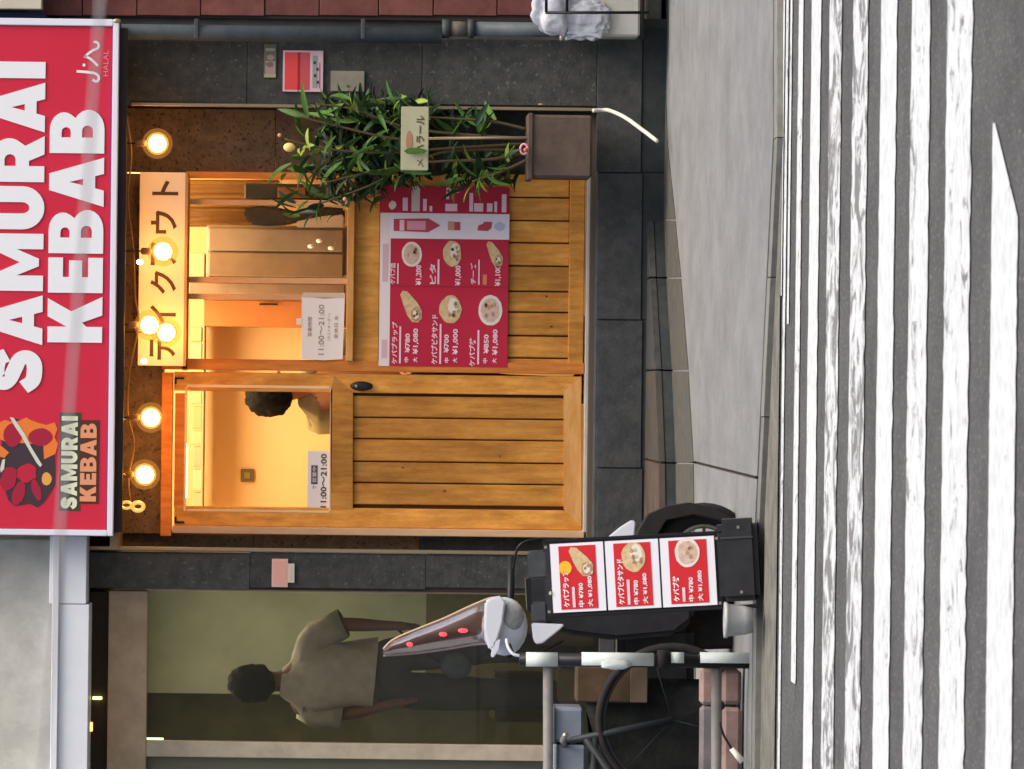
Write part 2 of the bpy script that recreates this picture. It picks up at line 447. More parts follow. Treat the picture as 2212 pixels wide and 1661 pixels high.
stripe(1744, 1764, P_ok)
stripe(1783, 1809, P_worn); stripe(1834, 1866, P_worn); stripe(1894, 1928, P_ok)
stripe(1960, 2000, P_mid); stripe(2037, 2091, P_mid)
stripe(2138, 2194, P_ok, y_right=258, tip=(258, 470), jag=.006)

# ================================================================== KEBAB SHOP BUILDING
FY = 28.0          # pillar face
shop = thing('kebab_shop', 'dark stone shop front with lit orange wooden door and takeout window between two pillars', 'shop', W(1275, 830, 28.1))
# dark stone pillars made of panels
def panels(x0, x1, y0, y1, Y, nv, mtop, mbot, parent, cut=700, name='stone_panel'):
    B('wall', x0, x1, y0 + 1, y1 - 1, Y + .012, .3, M_mortar, parent, 0)
    L = (x1 - x0) / nv
    for i in range(nv):
        a = x0 + i * L
        B(name, a + .35, a + L - .35, y0 + .8, y1 - .8, Y + random.uniform(0, .002), .02, mtop if a < cut else mbot, parent, .002)
panels(-600, 1290, 84, 228, FY, 5, M_granite, M_granite, shop)
panels(-600, 1300, 1194, 1272, FY, 5, M_granite, M_granite, shop)
# recess walls either side of the woodwork
panels(250, 1285, 234, 374, FY + .22, 3, M_litstone, M_granite, shop, cut=600)
panels(190, 1265, 1152, 1190, FY + .22, 3, M_litstone, M_granite, shop, cut=600)
B('edge_trim', 284, 1290, 227, 234, FY - .012, .04, M_gold, shop, .002)
B('edge_trim', 190, 1150, 1185, 1193, FY - .012, .04, M_gold, shop, .002)
# header above the woodwork, behind the signboard
B('header_wall', 150, 352, 374, 1152, FY + .16, .3, M_litstone, shop)
B('upper_wall', -900, 160, 84, 1272, FY + .05, .5, M_conc, shop)
B('soffit', 243, 262, 236, 1184, FY - .30, .55, mat('soffit_brown', (.24, .14, .07), .4, (.34, .2, .1), 10), shop)
B('soffit_edge', 246, 270, 60, 1150, FY - .34, .04, mat('dark_fascia', (.04, .032, .035), .4), shop)
# ---------------- takeout window
win = B('window', 764, 820, 374, 800, FY + .14, .05, M_wood, shop)          # apron board, window hangs on it
lab(win, 'takeout window of orange wood with vertical bars and a pale sill')
def fr_(name, *a, **k): return B(name, *a, **k)
B('frame', 395, 408, 374, 800, FY + .13, .07, M_woodo, win)
B('frame', 402, 764, 372, 386, FY + .13, .07, M_woodo, win)
B('frame', 350, 1262, 779, 803, FY + .13, .07, M_woodo, win)
B('sill', 749, 765, 386, 780, FY + .10, .09, M_woodh, win)
B('muntin', 408, 750, 432, 443, FY + .14, .04, M_woodl, win)
B('muntin', 408, 750, 599, 612, FY + .14, .04, M_woodl, win)
B('muntin', 408, 750, 636, 648, FY + .14, .04, M_woodl, win)
B('pane', 405, 752, 384, 782, FY + .17, .004, GLASS, win, 0)
# board wall below the window
ap = B('board_wall', 820, 1262, 373, 803, FY + .17, .03, M_groove, shop, 0)
ys = [374, 425, 475, 523, 573, 628, 673, 724, 772, 802]
for a, b in zip(ys, ys[1:]):
    B('plank', 820, 1230, a + 1.6, b - 1.6, FY + .145 + random.uniform(0, .002), .024, M_wood, ap, .004)
B('bottom_rail', 1229, 1262, 374, 802, FY + .135, .035, M_wood, ap, .004)
for x, y in ((1190, 705), (1180, 640)):
    c = W(x, y, FY + .1435); ball('knot', c, .005, M_knot, ap, 1, (1, .12, 1.4))
B('sill_strip', 1264, 1274, 374, 1150, FY + .10, .12, mat('metal_sill', (.42, .40, .37), .4, (.5, .48, .44), 6), shop)
B('threshold', 1272, 1285, 240, 1190, FY + .05, .3, mat('brown_threshold', (.10, .08, .06), .7), shop)
# ---------------- door
B('door_frame', 348, 372, 804, 1158, FY + .12, .09, M_woodo, shop)
B('door_frame', 372, 1262, 1141, 1157, FY + .12, .09, mat('pale_jamb', (.58, .36, .2), .5, (.66, .44, .26), 5, stretch=(5, 5, 1)), shop)
door = B('door', 758, 1222, 848, 1100, FY + .18, .02, M_groove, shop, 0)
lab(door, 'orange wooden door with a lit glass pane above vertical planks')
B('stile', 376, 1257, 808, 849, FY + .145, .045, M_wood, door)
B('stile', 376, 1257, 1098, 1140, FY + .145, .045, M_wood, door)
B('top_rail', 377, 399, 849, 1098, FY + .147, .045, M_woodo, door)
B('middle_rail', 716, 762, 849, 1098, FY + .147, .045, M_wood, door)
prism('bottom_rail', [W(1218, 846, FY + .142), W(1218, 1100, FY + .142), W(1256, 1138, FY + .142), W(1256, 810, FY + .142)], (0, .04, 0), M_woodh, door, .002)
prism('middle_rail_cap', [W(714, 846, FY + .143), W(714, 1100, FY + .143), W(737, 1100, FY + .143), W(762, 1100, FY + .143), W(762, 846, FY + .143), W(722, 812, FY + .143)], (0, .003, 0), M_wood, door)
ys = [849, 856, 904, 950, 999, 1045, 1093, 1099]
for i, (a, b) in enumerate(zip(ys[1:-1], ys[2:-1])):
    B('plank', 762, 1220, a + 1.4, b - 1.4, FY + .158 + random.uniform(0, .002), .022, M_wood, door, .004)
B('pane', 398, 718, 846, 1100, FY + .17, .004, GLASS, door, 0)
bead = mat('glazing_bead', (.85, .62, .34), .4)
B('glazing_bead', 398, 403, 836, 1104, FY + .143, .02, bead, door, .001)
B('glazing_bead', 712, 717, 836, 1104, FY + .143, .02, bead, door, .001)
B('glazing_bead', 403, 712, 832, 838, FY + .143, .02, bead, door, .001)
B('glazing_bead', 403, 712, 1101, 1106, FY + .143, .02, bead, door, .001)
hd = ball('handle', W(781, 834, FY + .12), .052, M_blackp, door, 3, (.45, .35, 1.05))
ball('keyhole', W(770, 834, FY + .10), .008, M_steel, door, 2)
for yy, sg in ((817, 1), (1128, -1)):
    B('hinge_bracket', 377, 398, yy - 2, yy + 2, FY + .138, .01, M_black, door, 0)
    B('hinge_bracket', 377, 381, yy + 2 * sg, yy + 12 * sg, FY + .136, .01, M_black, door, 0)
for x, y in ((870, 1010), (1080, 985), (960, 1060)):
    ball('knot', W(x, y, FY + .1585), .006, M_knot, door, 1, (1, .12, 1.3))
# ---------------- room behind
RY = 29.9
room = B('room_back_wall', 120, 1300, 360, 1200, RY, .1, M_cream, shop, 0)
fl = W(1262, 760, 29)
wbox('room_floor', 0.1, 1.1, fl.z - .03, 2.2, 1.9, .05, M_steeld, shop, 0)
tp = W(372, 760, 28.3).z + .5
wbox('room_ceiling', 0.1, 1.2, tp, 2.2, 1.6, .04, M_cream, shop, 0)
xl = W(700, 1195, 29).x; xr = W(700, 365, 29).x
wbox('room_side_wall', xl, 1.1, 1.6, .05, 1.75, 2.9, M_cream, shop, 0)
wbox('room_side_wall', xr, 1.1, 1.6, .05, 1.75, 2.9, M_cream, shop, 0)
wbox('building_core', 0.1, 6.2, 3.0, 3.0, 6.2, 6.0, M_conc, shop, 0)
# ================================================================== STEPS in front
st = thing('entrance_step', 'dark stone step running below the orange door and window', 'step', W(1380, 830, 28))
B('upper_block', 1286, 1446, 40, 1300, FY - .10, .30, M_step, st, .006)
for y0, y1 in ((60, 372), (374, 690), (692, 1010), (1012, 1300)):
    B('stone_panel', 1290, 1386, y0 + .5, y1 - .5, FY - .115, .014, M_step, st, .001); B('kick_panel', 1388, 1446, y0 + .5, y1 - .5, FY - .108, .007, M_teal, st, .001)
# lower platform: wedge that comes forward to the left
zt = .081
riser = sorted([Gp(x, y, 0) for x, y in ((1436, 475), (1442, 600), (1454, 800), (1462, 1000), (1467, 1400), (1470, 2000))], key=lambda v: v.x)
outer = sorted([Gp(x, y, 0) for x, y in ((1460, 475), (1472, 600), (1488, 800), (1499, 1000), (1503, 1400), (1506, 2000))], key=lambda v: v.x)
low = tag(sheet_poly('platform', [(p.x, p.y + .03, zt - .015) for p in riser] + [(riser[-1].x, -.105, zt - .015), (riser[0].x, -.105, zt - .015)], M_mortar, thick=zt), 'low worn stone platform that widens towards the left in front of the shops', 'platform')
for i, (a, b) in enumerate(zip(riser, riser[1:])):
    mt_ = (M_tread, M_tread, mat('tread_mid', (.045, .042, .038), .8, (.07, .062, .052), 7, bump=.3), M_step, M_step, M_step)[i]
    g_ = .004
    prism('tread_stone', [Vector((a.x + g_, a.y, zt)), Vector((b.x - g_, b.y, zt)), Vector((b.x - g_, -.109, zt)), Vector((a.x + g_, -.109, zt))], (0, 0, -.03), mt_, low, .003)
    prism('riser_stone', [Vector((a.x + g_, a.y + .005, .002)), Vector((b.x - g_, b.y + .005, .002)), Vector((b.x - g_, b.y + .005, zt - .032)), Vector((a.x + g_, a.y + .005, zt - .032))], (0, .02, 0), M_teal, low)
for i, (a, b, c, d) in enumerate(zip(riser, riser[1:], outer, outer[1:])):
    prism('edging_stone', [Vector((c.x + .004, c.y, .004)), Vector((d.x - .004, d.y, .004)), Vector((b.x - .004, b.y - .002, .006)), Vector((a.x + .004, a.y - .002, .006))], (0, 0, -.012), M_edge, low)

_e0, _e1, _e2 = Gp(1460, 475, 0), Gp(1443, 310, 0), Gp(1434, 200, 0)
prism('edging_stone', [Vector((_e0.x + .004, _e0.y, .004)), Vector((_e1.x, _e1.y, .004)), Vector((_e2.x, -.11, .004)), Vector((riser[-1].x + .004, -.11, .004))], (0, 0, -.012), M_edge, low)
# ================================================================== SIGNBOARD
SY = FY - .42
sg = thing('signboard', 'large red SAMURAI KEBAB shop sign with white letters and white border', 'sign', W(245, 600, SY))
S = Sheet(100, 600, SY)
S.rect('cabinet', -330, 250, 41, 1156, -.012, .30, M_black, sg, .004)
S.rect('panel', -310, 238, 56, 1142, 0, .01, M_signred, sg)
for a in ((238, 251, 40, 1156), (-342, -328, 40, 1156)): S.rect('frame', *a, .014, .05, M_frame_w, sg, .003)
for a in ((-328, 238, 40, 55), (-328, 238, 1143, 1156)): S.rect('frame', *a, .014, .05, M_frame_w, sg, .003)
for a in ((234, 238, 56, 1142),): S.rect('inner_line', *a, .002, .002, mat('plum_line', (.30, .03, .12), .5), sg)
ball('corner_clip', W(133 * 1.9, 45, SY - .03), .012, M_gold, sg, 2, (1, .5, 1.6))
def arc(cx, cy, rx, ry, a0, a1, n=8):
    return [(cx + rx * math.cos(R(a0 + (a1 - a0) * i / n)), cy + ry * math.sin(R(a0 + (a1 - a0) * i / n))) for i in range(n + 1)]
def stroke(pts, w):
    P = [Vector((a, b, 0)) for a, b in pts]; P = smooth_pts(P, 5); L = []; Rr = []
    for i, p in enumerate(P):
        t = (P[min(i + 1, len(P) - 1)] - P[max(i - 1, 0)]).normalized(); n_ = Vector((-t.y, t.x, 0)) * w / 2
        L.append((p.x + n_.x, p.y + n_.y)); Rr.append((p.x - n_.x, p.y - n_.y))
    return L + Rr[::-1]
GL = {
 'I': (35, [[(0, 0), (35, 0), (35, 100), (0, 100)]]),
 'E': (76, [[(0, 0), (76, 0), (76, 27), (34, 27), (34, 38), (70, 38), (70, 62), (34, 62), (34, 73), (76, 73), (76, 100), (0, 100)]]),
 'K': (98, [[(0, 0), (34, 0), (34, 29), (43, 37), (59, 0), (99, 0), (67, 57), (95, 100), (56, 100), (34, 65), (34, 100), (0, 100)]]),
 'A': (106, [[(0, 0), (35, 0), (40, 16), (66, 16), (71, 0), (106, 0), (71, 100), (35, 100)], [(46, 38), (60, 38), (53, 63)]]),
 'U': (92, [[(0, 100), (0, 40)] + arc(46, 40, 46, 41, 180, 360, 14) + [(92, 100), (58, 100), (58, 42)] + arc(46, 41, 12, 14, 0, -180, 8) + [(34, 100)]]),
 'M': (122, [[(0, 0), (33, 0), (33, 50), (53, 8), (69, 8), (89, 50), (89, 0), (122, 0), (122, 100), (90, 100), (61, 44), (32, 100), (0, 100)]]),
 'R': (97, [[(0, 0), (34, 0), (34, 29), (45, 29), (59, 0), (98, 0), (77, 36)] + arc(50, 66, 43, 34, -38, 90, 9) + [(0, 100)],
            [(34, 54)] + arc(48, 64.5, 11, 10.5, -90, 90, 6) + [(34, 75)]]),
 'B': (92, [[(0, 0), (52, 0)] + arc(52, 29, 42, 29, -90, 40, 8)[1:] + [(76, 53)] + arc(50, 74, 38, 26, -30, 90, 8) + [(0, 100)],
            [(34, 21)] + arc(49, 31, 11, 10, -90, 90, 6) + [(34, 41)], [(34, 62)] + arc(46, 70, 10, 8.5, -90, 90, 6) + [(34, 78.5)]]),
 'S': (92, [stroke([(79, 66), (70, 80), (48, 85), (27, 82), (19, 71), (29, 60), (50, 51), (70, 42), (75, 28), (64, 16), (44, 14), (24, 18), (11, 34)], 29)]),
}
GAP = 9
def curve_mesh(loops3, material, ext=.004):
    cu = bpy.data.curves.new('gl', 'CURVE'); cu.dimensions = '2D'; cu.fill_mode = 'BOTH'; cu.extrude = ext
    for lp in loops3:
        sp = cu.splines.new('POLY'); sp.points.add(len(lp) - 1); sp.use_cyclic_u = True
        for i, (a, b) in enumerate(lp): sp.points[i].co = (a, b, 0, 1)
    to = bpy.data.objects.new('gl', cu); COL.objects.link(to)
    dg = bpy.context.evaluated_depsgraph_get(); dg.update()
    me = bpy.data.meshes.new_from_object(to.evaluated_get(dg)); bpy.data.objects.remove(to)
    me.materials.clear(); me.materials.append(material); return me
def word(sheet, s, y_start, y_end, x_top, x_base, lift, material, parent, ext=.004, grow=0):
    tot = sum(GL[c][0] for c in s) + GAP * (len(s) - 1)
    fx = (y_start - y_end) / tot; fy = (x_base - x_top) / 100; cur = 0
    for c in s:
        w, loops = GL[c]
        me = curve_mesh(loops, material, .3)
        c0 = sheet.p(x_base, y_start - cur * fx, lift)
        for v in me.vertices:
            a, b, e = v.co
            v.co = sheet.p(x_base - b * fy, y_start - (cur + a) * fx, lift + (ext if e > 0 else 0)) - c0
        link('letter', me, parent, c0); cur += w + GAP
word(S, 'SAMURAI', 848, 134, -22, 93, .001, M_signwhite, sg)
word(S, 'KEBAB', 739, 238, 104, 222, .001, M_signwhite, sg)
# small emblem: plain patches of flame, meat and blade, with the shop name under it
em = S.ell('emblem', 62, 1000, 66, 96, .0015, mat('emblem_dark', (.055, .035, .045), .5), sg, 26, .08)
fl_m = mat('flame_orange', (.78, .20, .035), .5); rd = mat('emblem_red', (.36, .018, .045), .5); rd2 = mat('emblem_crimson', (.50, .02, .05), .5)
S.poly('flame', [(-8, 930), (0, 915), (14, 908), (28, 912), (44, 910), (60, 902), (72, 908), (88, 914), (104, 918), (122, 912), (128, 926), (122, 944), (130, 958), (124, 980), (100, 992), (98, 960), (60, 958), (20, 956), (4, 950)], .0022, fl_m, em)
S.poly('flame', [(-20, 955), (-2, 958), (12, 968), (24, 978), (14, 990), (-8, 984), (-24, 974)], .0022, fl_m, em)
S.ell('meat_patch', 32, 940, 20, 26, .003, rd, em, 18, .05); S.ell('meat_patch', 92, 944, 26, 19, .003, rd, em, 18, .05)
S.ell('meat_patch', 62, 1022, 22, 20, .003, rd2, em, 14, .12); S.ell('meat_patch', 24, 1035, 18, 26, .003, rd, em, 14, .12, .3)
S.ell('meat_patch', 46, 1066, 13, 27, .003, rd, em, 14, .1, .3); S.ell('meat_patch', 84, 1058, 9, 25, .003, rd, em, 14, .1, -.3)
S.ell('meat_patch', 106, 1034, 11, 14, .003, mat('emblem_gold', (.75, .36, .08), .5), em, 12, .05)
S.poly('blade', [(25, 902), (33, 903), (44, 918), (58, 938), (72, 966), (96, 1004), (92, 1009), (84, 1000), (66, 970), (50, 942), (36, 922)], .004, mat('blade_grey', (.62, .62, .52), .5), em)
S.poly('blade', [(10, 994), (16, 992), (14, 1014), (7, 1022), (5, 1014)], .004, MATS['blade_grey'], em)
S.rect('name_plate', 133, 179, 890, 1103, .0015, .001, mat('plate_olive', (.06, .06, .035), .5), sg)
S.rect('name_plate', 177, 219, 906, 1087, .0016, .001, mat('plate_maroon', (.09, .03, .02), .5), sg)
word(S, 'SAMURAI', 1099, 898, 137, 172, .003, mat('cream_letter', (.72, .74, .55), .5), sg, .001)
word(S, 'KEBAB', 1082, 914, 178, 213, .003, mat('orange_letter', (.72, .30, .16), .5), sg, .001)
# halal calligraphy
hm = M_signwhite
def brush(pts, w): return stroke(pts, w)
def q(zx, zy): return (zx * .3418, zy * .3418)
for pts, w in (([q(468, 448), q(530, 452), q(585, 460), q(608, 480), q(606, 503), q(588, 510), q(570, 498)], 5.5),
               ([q(515, 352), q(545, 362), q(575, 385), q(602, 412)], 5),
               ([q(520, 355), q(548, 330), q(575, 312), q(600, 300), q(606, 280), q(594, 262), q(574, 262)], 5)):
    S.poly('halal_mark', brush(pts, w), .002, hm, sg)
S.ell('halal_mark', 515 * .3418, 408 * .3418, 3.5, 3.5, .002, hm, sg, 10)
S.text('small_lettering', 'HALAL', 223, 135, 11, .002, mat('faded_pink', (.62, .25, .33), .5), sg, 56)
# ================================================================== beams and upper wall of the left shop
ls = thing('neighbour_shop', 'bronze framed glass shop front at the left under a white beam', 'shop', W(1290, 1480, 28))
bm_ = B('beam', 107, 187, 1157, 1304, FY - .25, .3, M_beam, ls); B('beam', 107, 187, 1305.5, 2300, FY - .25, .3, M_beam, ls)
B('beam_lip', 107, 122, 1157, 2300, FY - .27, .02, M_beam, ls)
B('upper_wall', -900, 107, 1160, 2300, FY - .05, .3, M_conc, ls)
B('soffit', 187, 229, 1277, 2300, FY + .1, .4, mat('soffit_dark', (.035, .022, .018), .5, (.05, .035, .025), 8), ls)
lin = B('lintel', 229, 313, 1276, 2300, FY + .05, .12, M_lintel, ls)
B('jamb', 313, 1300, 1276, 1281, FY + .05, .08, M_lintel, ls)
B('mullion', 313, 1290, 1606, 1640, FY + .06, .09, mat('pale_mullion', (.36, .31, .23), .5, (.46, .40, .30), 9), ls)
B('pane', 315, 1290, 1282, 1605, FY + .10, .006, glass_mat('reflection_haze_glass', tint=(.93, .93, .88), refl=.1, haze=.05, hcol=(.26, .25, .21)), ls, 0)  # grey diffuse haze in this pane stands in for the street's reflection
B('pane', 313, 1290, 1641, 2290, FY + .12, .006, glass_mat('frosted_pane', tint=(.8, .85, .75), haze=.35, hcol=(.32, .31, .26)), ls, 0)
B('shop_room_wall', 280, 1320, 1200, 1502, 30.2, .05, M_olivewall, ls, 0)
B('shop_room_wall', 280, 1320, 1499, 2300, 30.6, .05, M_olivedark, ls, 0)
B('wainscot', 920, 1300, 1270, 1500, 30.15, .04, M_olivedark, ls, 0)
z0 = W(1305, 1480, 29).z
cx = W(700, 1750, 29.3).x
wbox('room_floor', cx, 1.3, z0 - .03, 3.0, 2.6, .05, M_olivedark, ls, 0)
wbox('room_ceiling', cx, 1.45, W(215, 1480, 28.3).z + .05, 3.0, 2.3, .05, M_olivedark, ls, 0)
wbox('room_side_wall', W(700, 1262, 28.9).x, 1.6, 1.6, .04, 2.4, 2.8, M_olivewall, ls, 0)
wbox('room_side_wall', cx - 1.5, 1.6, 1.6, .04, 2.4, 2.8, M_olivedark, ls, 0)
B('sill_step', 1290, 1400, 1272, 2300, FY, .5, M_step, ls)
wbox('building_core', cx, 5.9, 3.0, 3.0, 6.2, 6.0, M_conc, ls, 0)
def lamp_strip(name, x0, x1, y0, y1, Y, col, st_, label, cat='lamp', group=None):
    o = B(name, x0, x1, y0, y1, Y, .02, mat(name + str(x0), col, .5, emit=col, estr=st_), None, .002)
    return tag(o, label, cat, group)
lamp_strip('strip_lamp', 200, 220, 1505, 1511, FY + .08, (1, .95, .25), 3, 'short yellow lamp glowing under the white beam at the left')
lamp_strip('strip_lamp', 188, 200, 1560, 1580, FY - .02, (1, .35, .12), 2.2, 'small orange lamp glowing at the lower edge of the white beam')
lamp_strip('tube_lamp', 314, 353, 1594, 1598, FY + .3, (.75, 1, .45), 2.5, 'greenish tube lamp inside the left shop next to the mullion')
# ================================================================== right building
rb = thing('tiled_building', 'maroon tiled building at the right edge beyond the downpipe', 'building', W(1400, 20, 28))
B('wall', -900, 1412, -700, 36, FY + .06, .4, M_mortar, rb, 0)
rows = [250 + 110 * i for i in range(-2, 11)]
random.seed(3)
for r_i in range(5):
    yb = 34 - r_i * 46
    off = [0, 70, 30, 95, 50][r_i]
    x = 60 - off
    while x < 1400:
        L = random.choice((118, 128, 138))
        B('tile', x + 1.2, min(x + L, 1408) - 1.2, yb - 45, yb - .8, FY + .045 + random.uniform(0, .006), .015, M_maroon, rb, .002)
        x += L
B('grey_strip', 130, 1410, 37, 86, FY + .09, .05, mat('grey_render', (.06, .065, .068), .8, (.09, .09, .09), 9), rb, 0)
wbox('building_core', W(700, -300, 28).x + .1, 4.6, 3.0, 1.8, 8, 6.2, M_maroon, rb, 0)
B('footing', 1396, 1430, -200, 86, FY - .05, .3, mat('footing', (.20, .20, .17), .9, (.27, .26, .23), 12, bump=.4), rb, .01)
dp = thing('downpipe', 'blue grey vertical downpipe between the maroon tiles and the dark pillar', 'pipe', W(1150, 62, 27.9))
def vpipe(x0, x1, y, Y, r, m_, parent, name): return tube(name, [W(x0, y - (x0 - PX) * 0, Y), Vector((W(x0, y, Y).x, Y - D, W(x1, y, Y).z))], r, m_, parent, 14)
rp_ = 17.5 * 28 / F
yc = 62
vpipe(-300, 955, yc, 27.93, rp_, M_pipe, dp, 'pipe'); vpipe(1022, 1400, yc, 27.93, rp_ * .9, M_pipe, dp, 'pipe')
vpipe(955, 972, yc, 27.93, rp_ * 1.18, mat('pipe_collar', (.05, .06, .065), .6), dp, 'collar')
vpipe(972, 1010, yc, 27.93, rp_ * .95, mat('pipe_joint', (.10, .095, .08), .7, (.14, .13, .11), 15), dp, 'joint')
vpipe(1010, 1024, yc, 27.93, rp_ * 1.18, MATS['pipe_collar'], dp, 'collar')
for x in (420, 780):
    B('bracket', x, x + 9, yc - 22, yc + 22, 27.88, .08, MATS['pipe_collar'], dp)
# cream corner of another sign, top right
cs = B('wall_sign', -300, 92, -300, 18, FY - .12, .12, mat('cream_sign', (.55, .52, .42), .5, (.62, .58, .48), 3), None, .004)
tag(cs, 'cream coloured sign box of which only a corner shows beside the red sign', 'sign')
ne = B('navy_edge', -300, 100, 24, 37, FY - .04, .05, mat('navy', (.02, .03, .10), .5), rb, 0)

# ================================================================== signs and stickers on pillars
def sticker(name, x0, x1, y0, y1, Y, m_, label, cat, thick=.006):
    o = thing(name, label, cat, W((x0 + x1) / 2, (y0 + y1) / 2, Y))
    s = Sheet((x0 + x1) / 2, (y0 + y1) / 2, Y)
    s.rect('backing', x0, x1, y0, y1, 0, thick, m_, o, .001); return o, s
o, s = sticker('photo_sticker', 570, 597, 95, 168, FY - .008, mat('photo_olive', (.14, .13, .10), .5), 'narrow sticker with small pictures above the red and white notice', 'sticker')
s.rect('picture', 574, 594, 104, 110, .001, .001, mat('pic_a', (.3, .3, .25), .5), o); s.ell('picture', 585, 124, 8, 6, .001, mat('pic_b', (.28, .24, .2), .5), o, 12, .15)
s.rect('picture', 573, 595, 132, 160, .001, .001, mat('pic_c', (.32, .26, .24), .5), o); s.rect('picture', 571, 596, 160, 167, .0012, .001, mat('pic_d', (.36, .34, .2), .5), o)
s.ell('picture', 582, 139, 9, 6, .002, mat('pic_e', (.18, .13, .11), .5), o, 10, .2)
o, s = sticker('notice', 611, 698, 109, 198, FY - .012, mat('notice_pale', (.62, .44, .48), .5), 'square red and white notice on the dark right pillar', 'notice', .01)
s.rect('red_field', 615, 669, 113, 194, .001, .001, mat('notice_red', (.66, .07, .075), .4), o)
s.rect('dividing_line', 643, 648, 113, 194, .002, .001, mat('notice_dark_red', (.34, .02, .02), .4), o)
s.rect('red_field_lower', 648, 668, 113, 194, .0015, .001, mat('notice_red2', (.50, .085, .10), .4), o)
s.rect('grey_bar', 675, 686, 120, 190, .001, .001, mat('notice_grey', (.26, .30, .30), .4), o)
for x, y in ((677, 132), (683, 146), (678, 160), (684, 174)): s.rect('print', x, x + 5, y, y + 6, .003, .001, M_inkd, o)
s.rect('print', 689, 692, 135, 190, .001, .001, mat('notice_plum', (.35, .17, .22), .5), o)
o, s = sticker('wall_plate', 714, 787, 153, 197, FY - .012, mat('plate_beige', (.22, .21, .165), .5, (.27, .26, .2), 20), 'small beige rounded plate below the red notice on the right pillar', 'plate', .01)
s.ell('lens', 752, 186, 4, 3, .002, mat('plate_teal', (.06, .12, .11), .4), o, 12)
o, s = sticker('sticker', 587, 622, 1207, 1268, FY - .012, mat('sticker_pink', (.66, .42, .34), .5), 'pale pink sticker with a white tab on the dark left pillar', 'sticker', .006)
s.rect('print', 592, 618, 1212, 1263, .001, .001, mat('sticker_salmon', (.68, .36, .30), .5), o)
s.rect('tab', 622, 636, 1217, 1258, 0, .006, mat('sticker_tab', (.58, .52, .42), .5), o)
s.rect('print', 627, 631, 1222, 1252, .001, .001, mat('notice_pale', (.62, .44, .48), .5), o)

# ================================================================== takeout placard
TY = FY + .03
o = thing('takeout_placard', 'cream placard with large brown Japanese lettering under the red sign', 'sign', W(351, 580, TY))
s = Sheet(351, 580, TY)
s.rect('board', 300, 402, 372, 790, 0, .012, M_creamboard, o, .002)
s.rect('edge_strip', 398, 404, 372, 790, .001, .013, mat('board_edge', (.45, .28, .12), .6), o)
for ch, y in (('テ', 752), ('イ', 684), ('ク', 610), ('ア', 548), ('ウ', 480), ('ト', 406)):
    s.text('letter', ch, 353 + (0 if ch != 'ト' else 2), y, 56, .002, M_ink, o, 50 if ch != 'ト' else 32, off=.022)

# ================================================================== festoon bulbs
M_bulb = mat('bulb_glow', (1, .9, .7), .5, emit=(1, .50, .14), estr=48)
M_shell = bpy.data.materials.new('bulb_glow_shell'); M_shell.use_nodes = True
_n = M_shell.node_tree.nodes; _l = M_shell.node_tree.links
_t = _n.new('ShaderNodeBsdfTransparent'); _t.inputs[0].default_value = (1, .9, .7, 1)
_e = _n.new('ShaderNodeEmission'); _e.inputs[0].default_value = (1, .45, .10, 1); _e.inputs[1].default_value = 1.3  # emission in the shell imitates the warm glow around the bulb core
_m = _n.new('ShaderNodeMixShader'); _m.inputs[0].default_value = .45
_l.new(_t.outputs[0], _m.inputs[1]); _l.new(_e.outputs[0], _m.inputs[2]); _l.new(_m.outputs[0], _n['Material Output'].inputs[0])
M_socket = mat('bulb_socket', (.25, .13, .05), .4, metal=.3)
cap = lathe_mesh([(.012, 0), (.017, .012), (.017, .045), (.010, .052)], M_socket, 12)
def ico(r, m_, sub=3):
    bm = bmesh.new(); bmesh.ops.create_icosphere(bm, subdivisions=sub, radius=r); me = bm_mesh(bm, 'globe', True); me.materials.append(m_); return me
core, shell = ico(.043, M_bulb, 2), ico(.053, M_shell)
M_halo = M_shell.copy(); M_halo.name = 'bulb_halo'
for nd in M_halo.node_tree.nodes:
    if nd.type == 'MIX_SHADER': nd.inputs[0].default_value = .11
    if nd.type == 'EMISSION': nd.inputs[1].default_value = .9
halo = ico(.072, M_halo)  # oversized glowing shell added to imitate bloom around each bulb
lab_b = {0: 'rightmost lit globe bulb, hanging over the warm lit stone beside the placard', 1: 'lit globe bulb in front of the middle of the cream placard',
         2: 'higher bulb of the touching pair over the left of the placard', 3: 'lower bulb of the touching pair over the left of the placard',
         4: 'lit globe bulb hanging just right of the middle over the door', 5: 'leftmost lit globe bulb hanging over the door'}
for i, (x, y, Y) in enumerate(((340, 310, 27.75), (352, 543, 27.85), (323, 702, 27.70), (359, 718, 27.9), (326, 902, 27.8), (313, 1025, 27.78))):
    c = W(x, y, Y)
    t = thing('globe_bulb', lab_b[i], 'bulb', c, 'globe bulbs hanging under the sign')
    link('glow', core, t, c); link('globe', shell, t, c); link('glow_halo', halo, t, c); link('socket', cap, t, c + Vector((0, 0, .052)))
    top = W(262, y, Y).z
    tube('cord', [c + Vector((0, 0, .10)), Vector((c.x, c.y, top))], .004, M_black, t, 6)
